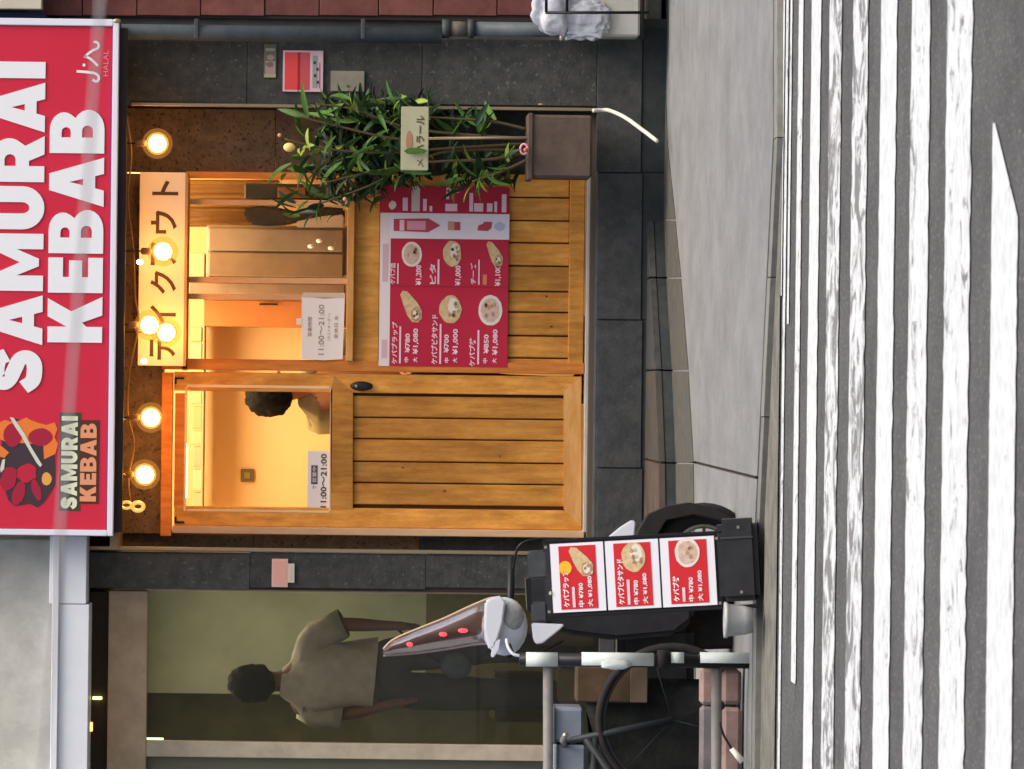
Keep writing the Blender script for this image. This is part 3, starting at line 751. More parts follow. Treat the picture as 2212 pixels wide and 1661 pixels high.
# hanging strips, glints on soffit
for i, (x, y, l_) in enumerate(((302, 566, 'tiny white fairy light at the upper edge of the placard by the middle bulb'), (311, 780, 'tiny white fairy light at the left end of the placard'))):
    c = W(x, y, 27.9); t = ball('fairy_light', c, .013, mat('fairy_white', (1, .9, .9), .4, emit=(1, .85, .8), estr=6), None, 2, (1, 1, 1.2))
    tag(t, l_, 'bulb', 'tiny fairy lights on the placard')
M_gl = mat('chrome_glint', (.8, .7, .55), .15, metal=1)  # metal stubs added where the bulbs glint on the soffit
for i, (x, y) in enumerate(((262, 310), (262, 566), (262, 700), (265, 905), (266, 1025))):
    t = tube('soffit_glint', [W(x - 3, y, 27.72), W(x + 5, y, 27.72)], .006, M_gl, None, 8)
    tag(t, 'small metal stub added as a glint on the soffit above the ' + ('rightmost globe bulb', 'bulb before the placard middle', 'touching pair of bulbs', 'bulb right over the door', 'leftmost globe bulb')[i], 'glint', 'added soffit glints')
# gold ring ornament and festoon wire
orn = thing('gold_ornament', 'looped gold metal ornament glowing under the sign above the door jamb', 'ornament', W(285, 1093, 27.85))
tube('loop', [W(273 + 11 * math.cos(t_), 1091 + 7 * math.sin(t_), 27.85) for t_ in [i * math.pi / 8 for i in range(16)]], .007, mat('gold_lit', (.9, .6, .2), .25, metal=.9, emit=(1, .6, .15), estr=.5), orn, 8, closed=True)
tube('loop', [W(298 + 12 * math.cos(t_), 1094 + 9 * math.sin(t_), 27.85) for t_ in [i * math.pi / 8 for i in range(16)]], .010, MATS['gold_lit'], orn, 8, closed=True)
wp = [W(x, y, 27.86) for x, y in ((272, 245), (284, 330), (276, 430), (288, 540), (292, 640), (300, 700), (280, 800), (276, 890), (290, 960), (278, 1030), (284, 1095), (300, 1150))]
tag(tube('festoon_wire', smooth_pts(wp, 5), .005, mat('wire_brown', (.16, .10, .05), .5), None, 6), 'sagging wire looped under the sign between the bulbs', 'wire')

# ================================================================== poster below the window
PYY = FY + .128
po = thing('menu_poster', 'wide red menu poster with food pictures on the boards under the takeout window', 'poster', W(1098, 600, PYY))
s = Sheet(960, 600, PYY)
s.rect('sheet', 820, 1098, 403, 792, 0, .003, M_posred, po)
s.rect('white_strip', 820, 843, 461, 792, .001, .001, mat('strip_white', (.74, .66, .66), .5), po)
s.rect('white_strip', 841, 1099, 461, 516, .0012, .001, mat('strip_white2', (.76, .72, .78), .5), po)
s.rect('top_print', 826, 838, 528, 610, .002, .0004, mat('faint_pink', (.62, .42, .46), .5), po)
s.rect('top_print', 826, 838, 735, 775, .002, .0004, MATS['faint_pink'], po)
# column of arrows / small pictures on the white strip
s.poly('arrow', [(849, 474), (924, 472), (950, 487), (924, 502), (849, 500)], .0024, mat('arrow_red', (.48, .06, .10), .5), po)
s.rect('print', 862, 872, 476, 499, .003, .0004, M_pink, po); s.rect('print', 878, 918, 478, 497, .003, .0004, mat('rose', (.70, .32, .40), .5), po)
s.rect('picture', 966, 980, 478, 497, .0024, .0006, mat('pic_tan', (.55, .30, .18), .5), po); s.rect('picture', 980, 993, 479, 497, .0024, .0006, MATS['arrow_red'], po)
s.poly('picture', [(1030, 497), (1032, 486), (1042, 482), (1044, 478), (1062, 478), (1060, 492), (1052, 498)], .0024, MATS['arrow_red'], po)
s.ell('picture', 1078, 488, 12, 10, .0024, mat('pic_blue', (.45, .52, .62), .5), po, 12, .1)
# right-hand column
for a in ((887, 905, 403, 457),): s.rect('print_block', *a, .002, .0006, mat('block_beige', (.60, .52, .46), .5), po)
for x0, x1, y0, y1 in ((868, 879, 428, 456), (912, 920, 430, 456), (926, 932, 445, 457), (960, 986, 440, 456), (962, 968, 405, 430), (1012, 1020, 416, 456), (1022, 1042, 438, 456), (1050, 1062, 438, 456), (1066, 1072, 434, 457), (1082, 1092, 418, 457)):
    s.rect('print', x0, x1, y0, y1, .002, .0005, M_pink, po)
s.ell('picture', 978, 412, 15, 5, .002, M_plate, po, 14); s.ell('picture', 978, 412, 10, 2, .003, M_lettuce, po, 10)
s.ell('picture', 846, 444, 8, 10, .002, M_plate, po, 10, .1)
# food pictures
def dish(s, x, y, rx, ry, kind, parent, lift=.002):
    if kind == 'plate':
        s.ell('picture', x, y, rx, ry, lift, M_plate, parent, 24, .02); s.ell('picture', x, y, rx * .78, ry * .8, lift + .0006, mat('rice_mix', (.50, .36, .28), .6, (.62, .48, .40), 60), parent, 20, .05)
        for _ in range(7): s.ell('picture', x + random.uniform(-.45, .45) * rx, y + random.uniform(-.45, .45) * ry, rx * .14, ry * .16, lift + .001, random.choice((M_meat, M_bread, M_meat)), parent, 7, .25)
    elif kind == 'pita':
        s.ell('picture', x, y, rx, ry, lift, M_bread, parent, 20, .05); s.ell('picture', x + rx * .25, y - ry * .25, rx * .5, ry * .6, lift + .0006, M_plate, parent, 14, .1)
        for _ in range(9): s.ell('picture', x + rx * .2 + random.uniform(-.3, .5) * rx, y - ry * .05 + random.uniform(-.45, .5) * ry, rx * .17, ry * .15, lift + .001, random.choice((M_meat, M_lettuce, M_meat)), parent, 7, .3)
    else:
        s.poly('picture', [(x - rx, y - ry * .75), (x - rx * .8, y - ry), (x - rx * .35, y - ry * .95), (x + rx * .55, y - ry * .25), (x + rx * .98, y + ry * .25), (x + rx * .95, y + ry * .75), (x + rx * .6, y + ry), (x + rx * .1, y + ry * .98), (x - rx * .35, y + ry * .55), (x - rx * .7, y - ry * .1)], lift, M_bread, parent)
        s.ell('picture', x + rx * .45, y + ry * .48, rx * .48, ry * .46, lift + .0006, M_meat, parent, 16, .06)
        s.ell('picture', x + rx * .42, y + ry * .5, rx * .3, ry * .3, lift + .001, M_plate, parent, 12, .12)
        for _ in range(7): s.ell('picture', x + rx * .45 + random.uniform(-.35, .4) * rx, y + ry * .45 + random.uniform(-.35, .35) * ry, rx * .12, ry * .11, lift + .0014, random.choice((M_meat, M_lettuce, M_lettuce)), parent, 7, .3)
random.seed(11)
dish(s, 889, 550, 22, 27, 'plate', po); dish(s, 976, 548, 20, 28, 'pita', po); dish(s, 1068, 548, 18, 28, 'wrap', po)
dish(s, 889, 663, 24, 34, 'wrap', po); dish(s, 974, 668, 24, 30, 'pita', po); dish(s, 1060, 669, 26, 33, 'plate', po)
def lines(s, items, parent, m_=M_pink, lift=.002):
    for txt, x, yc_, h, w in items: s.text('print', txt, x, yc_, h, lift, m_, parent, w, off=.035)
lines(s, [('ケバブラップ', 854, 742, 13, 92), ('中', 880, 778, 10, 11), ('¥780', 882, 742, 11, 42), ('大', 899, 778, 10, 11), ('¥1,080', 900, 738, 13, 56),
          ('ケバブピタサンド', 940, 733, 14, 108), ('中', 967, 778, 10, 11), ('¥700', 966, 742, 11, 40), ('大', 985, 778, 10, 11), ('¥1,000', 986, 738, 13, 56),
          ('ケバブ丼', 1022, 760, 14, 62), ('中', 1050, 778, 10, 11), ('¥850', 1052, 742, 11, 42), ('大', 1070, 778, 10, 11), ('¥1,080', 1072, 738, 13, 56),
          ('ケバブ皿', 848, 592, 12, 46), ('¥1,200', 905, 595, 14, 44), ('ピタ', 935, 592, 14, 44), ('¥1,000', 990, 595, 14, 44),
          ('チーズ', 1022, 590, 12, 46), ('¥1,100', 1076, 595, 14, 44)], po)
for x0, x1, y0, y1 in ((864, 868, 706, 786), (951, 955, 700, 786), (1033, 1037, 712, 786), (858, 861, 570, 614), (945, 949, 560, 614), (1033, 1036, 560, 614)):
    s.rect('print', x0, x1, y0, y1, .002, .0005, M_pink, po)
s.rect('print', 1043, 1052, 592, 614, .002, .0005, mat('orange_print', (.68, .20, .10), .5), po)
s.rect('panel_join', 843, 1098, 618, 620, .0015, .0008, mat('join_dark', (.30, .02, .04), .5), po)
# ================================================================== paper notices on the glass
o = thing('paper_notice', 'white opening hours paper in the lower left corner of the takeout window', 'notice', W(742, 706, FY + .12))
s = Sheet(696, 706, FY + .12)
s.poly('paper', [(651, 640), (652, 776), (700, 778), (741, 775), (744, 642), (700, 645)], 0, M_paper, o, .001)
s.poly('paper_fold', [(654, 632), (651, 642), (744, 643), (744, 632)], .002, mat('paper_shade', (.62, .50, .38), .7), o, .001)
s.rect('clip', 640, 652, 688, 702, .002, .006, M_creamboard, o)
s.text('print', '営業時間', 669, 706, 9, .002, mat('faint_ink', (.28, .20, .15), .7), o, 42)
s.text('print', '11:00〜21:00', 694, 712, 12, .002, MATS['faint_ink'], o, 108)
s.text('print', '(ラストオーダー)', 711, 706, 8, .002, MATS['faint_ink'], o, 58); s.text('print', '定休日 水', 726, 706, 9, .002, MATS['faint_ink'], o, 50)
o = thing('paper_notice', 'white opening hours paper at the bottom of the door glass', 'notice', W(712, 1040, FY + .16))
s = Sheet(688, 1040, FY + .163)
s.rect('paper', 664, 712, 974, 1104, 0, .001, M_paper, o)
s.rect('dark_band', 672, 686, 1005, 1046, .001, .001, mat('band', (.10, .08, .09), .7), o)
s.text('print', '営業中', 679, 1025, 9, .003, M_paper, o, 34); s.text('print', 'ケ', 679, 1052, 9, .002, M_ink, o, 9)
s.text('print', '11:00〜21:00', 699, 1038, 13, .002, M_ink, o, 116, off=.02)

# ================================================================== interior things
c = W(410, 1040, 28.6)
lamp_strip('tube_lamp', 399, 404, 960, 1075, FY + .3, (1, .85, .25), 12, 'bright yellow tube lamp along the top of the door glass')
ld = bpy.data.lights.new('room_light', 'AREA'); ld.shape = 'RECTANGLE'; ld.size = 1.7; ld.size_y = .9; ld.energy = 58; ld.color = (1, .68, .33)
lo = bpy.data.objects.new('room_light', ld); COL.objects.link(lo); lo.location = (.25, .85, tp - .05)
sh = thing('wall_shelf', 'greenish shelf of boxes along the top of the wall behind the glass', 'shelf', W(440, 970, 29.7))
B('shelf_board', 436, 441, 640, 1108, 29.6, .25, mat('shelf_green', (.32, .34, .2), .6), sh)
random.seed(5)
bx_m = [mat('box_%d' % i, c_, .7) for i, c_ in enumerate(((.42, .40, .24), (.52, .46, .3), (.34, .36, .24), (.56, .42, .26), (.46, .36, .2)))]
yv = 1106; i = 0
nms = ['tan', 'pale', 'olive', 'buff', 'brown']
while yv > 840:
    w = random.uniform(30, 52)
    o = B('storage_box', 412 + random.uniform(0, 6), 436, yv - w + 2, yv, 29.62, .18, bx_m[i % 5], None, .004)
    tag(o, '%s storage box, %s from the left on the shelf above the door glass' % (nms[i % 5], ('first', 'second', 'third', 'fourth', 'fifth', 'sixth', 'seventh', 'eighth', 'ninth')[i]), 'box', 'boxes on the wall shelf')
    yv -= w + 3; i += 1
for k, (y0, y1) in enumerate(((706, 738), (741, 776))):
    o = B('storage_box', 412, 436, y0, y1, 29.62, .18, bx_m[k], None, .004)
    tag(o, ('tan box at the upper left of the takeout window beside the brown panel', 'pale box in the upper left corner of the takeout window')[k], 'box', 'boxes on the wall shelf')
sw = B('wall_switch', 520, 548, 1013, 1041, 29.88, .02, mat('switch_olive', (.16, .13, .06), .5), None, .003); tag(sw, 'small dark square vent on the cream wall seen through the door glass', 'vent')
B('louvre', 527, 541, 1020, 1034, 29.87, .012, mat('switch_in', (.26, .21, .1), .5), sw)
# brown cabinet, steel fridge, etc. seen through the window
o = B('wall_cabinet', 440, 742, 649, 706, 29.6, .3, mat('cabinet_orange', (.42, .15, .05), .5, (.5, .2, .07), 3), None, .004); tag(o, 'orange brown cabinet door panel seen through the left part of the window', 'cabinet')
B('handle', 560, 600, 655, 659, 29.57, .02, M_dark, o)
fd = thing('steel_fridge', 'grey brown steel fridge standing behind the middle of the takeout window', 'fridge', W(1200, 560, 29.2))
B('body', 445, 1250, 490, 600, 29.2, .5, M_steeld, fd, .01); B('door_panel', 450, 742, 494, 543, 29.17, .03, M_steeld, fd, .006); B('door_panel', 450, 742, 546, 598, 29.17, .03, mat('panel_brown', (.18, .125, .085), .5, (.24, .17, .12), 4), fd, .006)
B('vent_panel', 408, 442, 546, 600, 29.3, .3, mat('vent_tan', (.5, .38, .24), .6), fd)
for k, (x, y) in enumerate(((672, 532), (690, 520), (716, 536))):  # white beads added as glints on the steel door
    c = W(x, y, 29.14); o = ball('fridge_glint', c, .016, mat('glint_white', (.9, .9, .95), .2), None, 2, (.7, .5, 1.1))
    tag(o, ('left one of three added white glint beads on the fridge door', 'upper right one of three added white glint beads on the fridge door', 'lowest of three added white glint beads on the fridge door')[k], 'clip', 'added white glints on the fridge')
o = B('grey_pillar', 408, 745, 612, 636, 29.3, .3, mat('grey_post', (.22, .15, .11), .6, (.28, .2, .15), 8), None, .004); tag(o, 'grey brown post between the two middle window bars', 'post')
# curtain folds, upper right of window
cb = bmesh.new(); nn_ = 40; top_ = []; bot_ = []
for i in range(nn_ + 1):
    y = 388 + (490 - 388) * i / nn_
    dpt = 29.3 + .006 * math.sin(i * 1.1) + .003 * math.sin(i * 2.7)
    top_.append(cb.verts.new(W(404, y, dpt))); bot_.append(cb.verts.new(W(600 + 6 * math.sin(i * .8), y, dpt)))
for i in range(nn_): cb.faces.new((top_[i], top_[i + 1], bot_[i + 1], bot_[i]))
bmesh.ops.solidify(cb, geom=cb.faces[:], thickness=.004)
me = bm_mesh(cb, 'curtain', True); me.materials.append(mat('curtain_cream', (.74, .56, .32), .8, (.80, .62, .38), 9)); o = link('curtain', me); tag(o, 'cream curtain in folds at the upper right of the takeout window', 'curtain')
# shelf rack at right of window w/ dark monitor and hanging jacket
o = B('dark_screen', 528, 742, 397, 431, 29.1, .05, M_blackp, None, .006); tag(o, 'dark narrow appliance panel at the right of the takeout window', 'appliance'); B('brown_face', 600, 660, 404, 428, 29.09, .01, mat('face_brown', (.15, .07, .04), .6), o)
pts = [(525, 452), (530, 470), (540, 484), (575, 488), (620, 485), (650, 478), (745, 486), (745, 450), (700, 446), (640, 456), (600, 448), (560, 444)]
o = prism('hanging_jacket', [W(a, b, 29.0) for a, b in pts], (0, .12, 0), M_dark, None, .01); tag(o, 'black jacket hanging behind the right part of the takeout window', 'jacket')
pts = [(640, 478), (690, 468), (735, 462), (744, 466), (744, 490), (640, 490)]
prism('sleeve', [W(a, b, 28.98) for a, b in pts], (0, .08, 0), mat('sleeve_grey', (.36, .32, .3), .8), o, .006)

# ================================================================== plant in pot
pot = thing('potted_plant', 'tall leafy bamboo like plant in a square brown pot beside the wooden wall', 'plant', W(1280, 316, 27.7))
pc = W(1280, 316, 27.65)
B('pot', 1142, 1280, 248, 384, 27.5, .30, M_pot, pot, .012)
B('soil', 1139, 1143, 256, 376, 27.52, .26, M_soil, pot, 0)
B('rim', 1139, 1152, 244, 388, 27.49, .32, M_pot, pot, .006)
stems = [[(1141, 300), (1000, 296), (860, 300), (720, 270), (640, 250)], [(1141, 330), (1050, 345), (930, 350), (800, 372), (700, 395)], [(1141, 310), (980, 320), (820, 330), (700, 320), (615, 300)],
         [(1141, 345), (1080, 372), (1020, 392)], [(1141, 280), (1060, 262), (960, 255), (880, 250)], [(1141, 325), (950, 330), (800, 400), (690, 440)], [(1141, 300), (900, 280), (760, 235), (680, 225)]]
sp_all = []
for k, sp in enumerate(stems):
    Y = 27.62 + .04 * (k % 3)
    pts = smooth_pts([W(a, b, Y - .02 * i) for i, (a, b) in enumerate(sp)], 5); sp_all.append(pts)
    tube('stem', pts, .006, M_stem, pot, 6, radii=[.009 - .005 * i / len(pts) for i in range(len(pts))])
def leaf_mesh(L, w, m_, bend):
    bm = bmesh.new(); rows_ = []
    n = 6
    for i in range(n + 1):
        t = i / n; ww = w * math.sin(math.pi * min(1, t * .9 + .08)) ** .8 * (1 - t * .15)
        if i == n: ww = .0006
        z = -bend * t * t * L
        rows_.append((bm.verts.new((t * L, -ww, z + ww * .5)), bm.verts.new((t * L, 0, z)), bm.verts.new((t * L, ww, z + ww * .5))))
    for a, b in zip(rows_, rows_[1:]):
        bm.faces.new((a[0], b[0], b[1], a[1])); bm.faces.new((a[1], b[1], b[2], a[2]))
    me = bm_mesh(bm, 'leaf', True); me.materials.append(m_); return me
LM = [leaf_mesh(L, w, m_, b) for m_, wt in ((M_leafd, 5), (M_leaf, 6), (M_leafy, 2)) for _ in range(wt) for (L, w, b) in ((random.uniform(.09, .165), random.uniform(.010, .017), random.uniform(.1, .7)),)]
random.seed(21)
def put_leaf(base, dirv):
    me = random.choice(LM); o = link('leaf', me, pot, base)
    q_ = dirv.to_track_quat('X', 'Z'); o.rotation_euler = (q_ @ Matrix.Rotation(random.uniform(-1.3, 1.3), 3, 'X').to_quaternion()).to_euler()
cnt = 0
regions = [((625, 215), (935, 380), 115), ((600, 360), (760, 470), 34), ((745, 300), (900, 400), 36), ((960, 240), (1060, 280), 14), ((970, 320), (1110, 395), 32), ((960, 380), (1090, 415), 6), ((700, 205), (900, 260), 26)]
for (x0, y0), (x1, y1), n in regions:
    for _ in range(n):
        x, y = random.uniform(x0, x1), random.uniform(y0, y1)
        if 870 < x < 925 and 235 < y < 365 and random.random() < .85: continue
        b = W(x, y, random.uniform(27.42, 27.85))
        near = min((p for sp in sp_all for p in sp), key=lambda p: (p - b).length)
        dv = (b - near); dv.y *= .6
        dv = dv.normalized() * .5 + Vector((random.uniform(-.5, .5), random.uniform(-.5, .2), random.uniform(-.1, .9)))
        put_leaf(b - dv.normalized() * .06, dv); cnt += 1
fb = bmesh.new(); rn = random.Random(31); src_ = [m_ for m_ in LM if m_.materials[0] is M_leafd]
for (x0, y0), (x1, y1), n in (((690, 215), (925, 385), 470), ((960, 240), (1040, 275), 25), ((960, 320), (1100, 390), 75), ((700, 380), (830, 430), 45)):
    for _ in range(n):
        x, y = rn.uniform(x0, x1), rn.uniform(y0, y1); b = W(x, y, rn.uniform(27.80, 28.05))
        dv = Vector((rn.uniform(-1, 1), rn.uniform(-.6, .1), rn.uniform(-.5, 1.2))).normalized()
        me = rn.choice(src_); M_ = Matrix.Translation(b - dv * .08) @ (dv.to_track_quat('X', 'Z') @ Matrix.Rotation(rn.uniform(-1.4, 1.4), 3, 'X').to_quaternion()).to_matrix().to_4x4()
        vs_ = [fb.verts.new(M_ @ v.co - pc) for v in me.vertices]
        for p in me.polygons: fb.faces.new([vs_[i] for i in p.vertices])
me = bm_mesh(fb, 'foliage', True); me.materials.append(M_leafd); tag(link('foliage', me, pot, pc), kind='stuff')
# a yellow bud and red berries
ball('bud', W(625, 318, 27.5), .022, mat('bud_yellow', (.75, .55, .2), .5), pot, 2, (1, .8, 1.3)); 
ball('berry', W(604, 292, 27.5), .010, mat('berry_red', (.6, .25, .2), .4), pot, 2)
ball('berry', W(745, 430, 27.45), .010, MATS['berry_red'], pot, 2)
cn = tube('support_cane', [W(1141, 297, 27.5), W(925, 299, 27.46)], .006, M_cane, None, 8); tag(cn, 'thin pale cane standing in the brown pot under the small sign', 'cane')
tagp = thing('plant_sign', 'small cream sign with brown lettering on a cane among the plant leaves', 'sign', W(926, 299, 27.4))
s = Sheet(896, 299, 27.38); s.rect('board', 866, 926, 230, 368, 0, .012, mat('plant_sign_cream', (.36, .35, .22), .6, (.42, .41, .27), 8), tagp, .003)
s.text('print', 'ハラール', 908, 290, 17, .002, mat('olive_ink', (.10, .08, .02), .7), tagp, 82, off=.03); s.text('print', 'メ', 908, 352, 15, .002, MATS['olive_ink'], tagp, 18)
s.ell('print', 884, 305, 7, 22, .002, mat('salmon_print', (.36, .18, .10), .6), tagp, 14, .1)
lf = prism('leaf', [s.p(*p_, .02) for p_ in ((873, 327), (880, 321), (898, 319), (916, 322), (924, 326), (916, 331), (896, 334), (880, 333))], s.n(.002), M_leaf, pot)
rt = thing('plant_tag', 'small red and white tag sticking out of the brown pot', 'tag', W(1140, 322, 27.46))
tube('ring', [W(1132 + 8 * math.cos(t_), 322 + 11 * math.sin(t_), 27.46) for t_ in [i * math.pi / 7 for i in range(14)]], .006, mat('tag_pink', (.7, .35, .33), .5), rt, 6, closed=True)
ball('bead', W(1136, 324, 27.46), .013, mat('tag_red', (.5, .1, .1), .5), rt, 2)
hz = tube('white_hose', smooth_pts([W(1281, 239, 27.6), W(1300, 238, 27.62), (W(1318, 239, 27.6)), W(1351, 254, 27.5), W(1386, 279, 27.4), W(1420, 305, 27.3)], 5), .0095, mat('hose_white', (.62, .60, .50), .5), None, 10)
tag(hz, 'short curved white hose hanging over the step below the brown pot', 'hose')

# ================================================================== people
def skin(verts, edges, radii, material, name, parent, sub=2, root=0):
    me = bpy.data.meshes.new('sk'); me.from_pydata([tuple(v) for v in verts], edges, [])
    o = bpy.data.objects.new('sk', me); COL.objects.link(o)
    md = o.modifiers.new('s', 'SKIN'); ly = me.skin_vertices[0].data if me.skin_vertices else None
    if ly is None:
        bpy.context.view_layer.objects.active = o
        bpy.context.view_layer.update(); ly = me.skin_vertices[0].data
    for i, r in enumerate(radii): ly[i].radius = (r, r) if not isinstance(r, tuple) else r
    ly[root].use_root = True
    s2 = o.modifiers.new('d', 'SUBSURF'); s2.levels = sub; s2.render_levels = sub
    dg = bpy.context.evaluated_depsgraph_get(); dg.update()
    m2 = bpy.data.meshes.new_from_object(o.evaluated_get(dg)); bpy.data.objects.remove(o)
    m2.materials.clear(); m2.materials.append(material)
    for p in m2.polygons: p.use_smooth = True
    return link(name, m2, parent)
def chain(pts, rs, V, E, Rd, base):
    prev = base
    for p, r in zip(pts, rs):
        V.append(Vector(p)); Rd.append(r); E.append((prev, len(V) - 1)); prev = len(V) - 1
    return prev
def person(label, J, skin_m, shirt_m, trouser_m, hair_m, shoe_m, yaw=0, group=None, sleeve=.62):
    """J: joints in world coordinates: pelvis, chest, neck, head, sh_l, el_l, wr_l, sh_r, el_r, wr_r, hip_l, kn_l, an_l, hip_r, kn_r, an_r; fwd = facing"""
    t = thing('person', label, 'person', (J['pelvis'].x, J['pelvis'].y, J['an_l'].z - .09), group)
    f = J['fwd'].normalized(); side = Vector((0, 0, 1)).cross(f)
    V = [J['pelvis']]; E = []; Rd = [.105]
    waist = J['pelvis'].lerp(J['chest'], .45)
    a = chain([waist, J['chest']], [.10, .115], V, E, Rd, 0); ch = a
    hd_ = J['head']
    up = (hd_ - J['neck']).normalized()
    a = chain([J['neck'], J['neck'].lerp(hd_, .45), hd_ - up * .03 + f * .012, hd_ + up * .04, hd_ + up * .085], [.052, .05, .072, .082, .055], V, E, Rd, ch)
    for sfx in 'lr':
        s_, e_, w_ = J['sh_' + sfx], J['el_' + sfx], J['wr_' + sfx]
        d = (w_ - e_).normalized()
        w = chain([s_, s_.lerp(e_, .5), e_, e_.lerp(w_, .35), w_], [.052, .044, .036, .036, .023], V, E, Rd, ch)
        palm = w_ + d * .045; pr = (f if abs(d.dot(f)) < .8 else side)
        c_ = chain([palm], [(.030, .018)], V, E, Rd, w)
        for k in range(4):
            off = pr * (-.027 + .018 * k); L = (.070, .078, .074, .058)[k]
            b0 = palm + off + d * .03
            chain([b0, b0 + d * L * .5, b0 + d * L * .85 + f.cross(d) * .0 + (f * .012)], [.0095, .0085, .0065], V, E, Rd, c_)
        tb = w_ + pr * .028 + d * .03
        chain([tb, tb + d * .028 + pr * .014, tb + d * .055 + pr * .012], [.011, .0095, .0075], V, E, Rd, w)
        h_, k_, n_ = J['hip_' + sfx], J['kn_' + sfx], J['an_' + sfx]
        chain([h_, h_.lerp(k_, .5), k_, k_.lerp(n_, .3), n_, n_ - Vector((0, 0, .05)) + f * .08], [.085, .075, .055, .056, .037, .035], V, E, Rd, 0)
    skin(V, E, Rd, skin_m, 'body', t)
    # shirt: lofted torso with loose hem, sleeves as soft tubes
    bm = bmesh.new(); rn = random.Random(12); sgm = 28
    def loft(rings):
        prev = None
        for c_, ax, bx, wx, wy in rings:
            row = []
            for i in range(sgm):
                q_ = 2 * math.pi * i / sgm
                wob = 1 + .035 * math.sin(3 * q_ + c_.z * 31) + .03 * math.sin(7 * q_ - c_.z * 47) + rn.uniform(-.008, .008)
                ce = abs(math.cos(q_)) ** .8 * math.copysign(1, math.cos(q_)); se = abs(math.sin(q_)) ** .8 * math.copysign(1, math.sin(q_))
                row.append(bm.verts.new(c_ + ax * ce * wx * wob + bx * se * wy * wob))
            if prev:
                for i in range(sgm): bm.faces.new((prev[i], prev[(i + 1) % sgm], row[(i + 1) % sgm], row[i]))
            prev = row
    fh = Vector((f.x, f.y, 0)).normalized(); ps = J['sh_l'] - J['sh_r']; ps.normalize()
    nk, chh, pv = J['neck'], J['chest'], J['pelvis']
    hem = pv + Vector((0, 0, .055)); shm = (J['sh_l'] + J['sh_r']) / 2
    halfw = (J['sh_l'] - J['sh_r']).length / 2
    loft([(nk + Vector((0, 0, .012)), ps, fh, .062, .062), (nk - Vector((0, 0, .02)), ps, fh, .085, .075), (nk.lerp(shm, .55), ps, fh, halfw * .72, .085), (shm, ps, fh, halfw * 1.05, .105),
          (shm.lerp(chh, .9) - Vector((0, 0, .03)), ps, fh, halfw * 1.05, .13), (chh.lerp(hem, .35), ps, fh, halfw * .96, .13), (chh.lerp(hem, .65), ps, fh, halfw * .93, .13), (chh.lerp(hem, .9), ps, fh, halfw * .96, .135), (hem, ps, fh, halfw * .98, .135)])
    for sfx in 'lr':
        s_, e_ = J['sh_' + sfx], J['el_' + sfx]; d_ = (e_ - s_).normalized(); u_ = d_.cross(fh).normalized()
        in_ = s_.lerp(shm, .55)
        loft([(in_ + Vector((0, 0, -.01)), (Vector((0, 0, 1)) + u_ * .3).normalized(), fh, .075, .085), (s_.lerp(shm, .2) - Vector((0, 0, .012)), (u_ + Vector((0, 0, .35 if u_.z >= 0 else -.35))).normalized(), fh, .078, .088), (s_ + d_ * .05, u_, fh, .074, .08), (s_ + d_ * .12, u_, fh, .071, .077), (s_ + d_ * .20, u_, fh, .072, .076), (s_ + d_ * .205, u_, fh, .064, .068)])
    me = bm_mesh(bm, 'shirt', True); me.materials.append(shirt_m); link('shirt', me, t)
    # trousers
    V = [J['pelvis'] + Vector((0, 0, .03)), J['pelvis'] + Vector((0, 0, .12))]; E = [(0, 1)]; Rd = [(.135, .115), (.125, .11)]
    for sfx in 'lr':
        h_, k_, n_ = J['hip_' + sfx], J['kn_' + sfx], J['an_' + sfx]
        chain([h_, h_.lerp(k_, .5), k_, n_ + Vector((0, 0, .02))], [.10, .098, .082, .07], V, E, Rd, 0)
    skin(V, E, Rd, trouser_m, 'trousers', t)
    # head details
    eye = hd_ + f * .078 + up * .005
    for sg_ in (-1, 1):
        ball('eye', eye + side * .031 * sg_, .011, mat('eye_white', (.7, .68, .66), .3), t, 2)
        ball('ear', hd_ + side * .083 * sg_ - up * .01, .024, skin_m, t, 2, (.45, .7, 1.2))
    tube('nose', [hd_ + f * .085 + up * .005, hd_ + f * .105 - up * .028], .009, skin_m, t, 8, radii=[.007, .014])
    tube('mouth', [hd_ + f * .088 - up * .052 + side * .02, hd_ + f * .092 - up * .052 - side * .02], .004, mat('lips', (.35, .14, .12), .5), t, 6)
    # hair: clump shell over the back and top of the skull
    bm = bmesh.new(); bmesh.ops.create_icosphere(bm, subdivisions=4, radius=.108)
    rnd = random.Random(4)
    for v in bm.verts:
        n_ = v.co.normalized(); k = 1 + .07 * math.sin(n_.x * 23 + n_.z * 9) * math.cos(n_.y * 19 + n_.z * 5) + rnd.uniform(-.045, .05)
        v.co = Vector((v.co.x * .92, v.co.y * 1.02, v.co.z * 1.12)) * k
        fr__ = n_.dot(Vector((f.x, f.y, 0)))
        if fr__ > .35 and n_.z < .45: v.co *= .72
        if n_.z < -.62: v.co *= .90
        if abs(n_.x) > .75: v.co.x *= .92
    me = bm_mesh(bm, 'hair', True); me.materials.append(hair_m)
    link('hair', me, t, hd_ + up * .022 - f * .012)
    for sfx in 'lr':
        n_ = J['an_' + sfx]
        c0 = n_ + Vector((0, 0, -.05)) + f * .05
        pr_ = [(-.11, 0), (-.11, .07), (-.05, .10), (.02, .08), (.10, .05), (.145, .03), (.15, 0)]
        prism('shoe', [c0 + f * a_ - side * .042 + Vector((0, 0, b_ - .04)) for a_, b_ in pr_], side * .084, shoe_m, t, .008)
    return t
M_skin = mat('brown_skin', (.16, .065, .04), .55, (.20, .085, .055), 12)
M_shirt1 = mat('taupe_shirt', (.40, .34, .28), .85, (.52, .44, .37), 14, bump=.5, bscale=12)
M_tr1 = mat('charcoal_trousers', (.035, .037, .042), .85, (.055, .055, .058), 12, bump=.4, bscale=14)
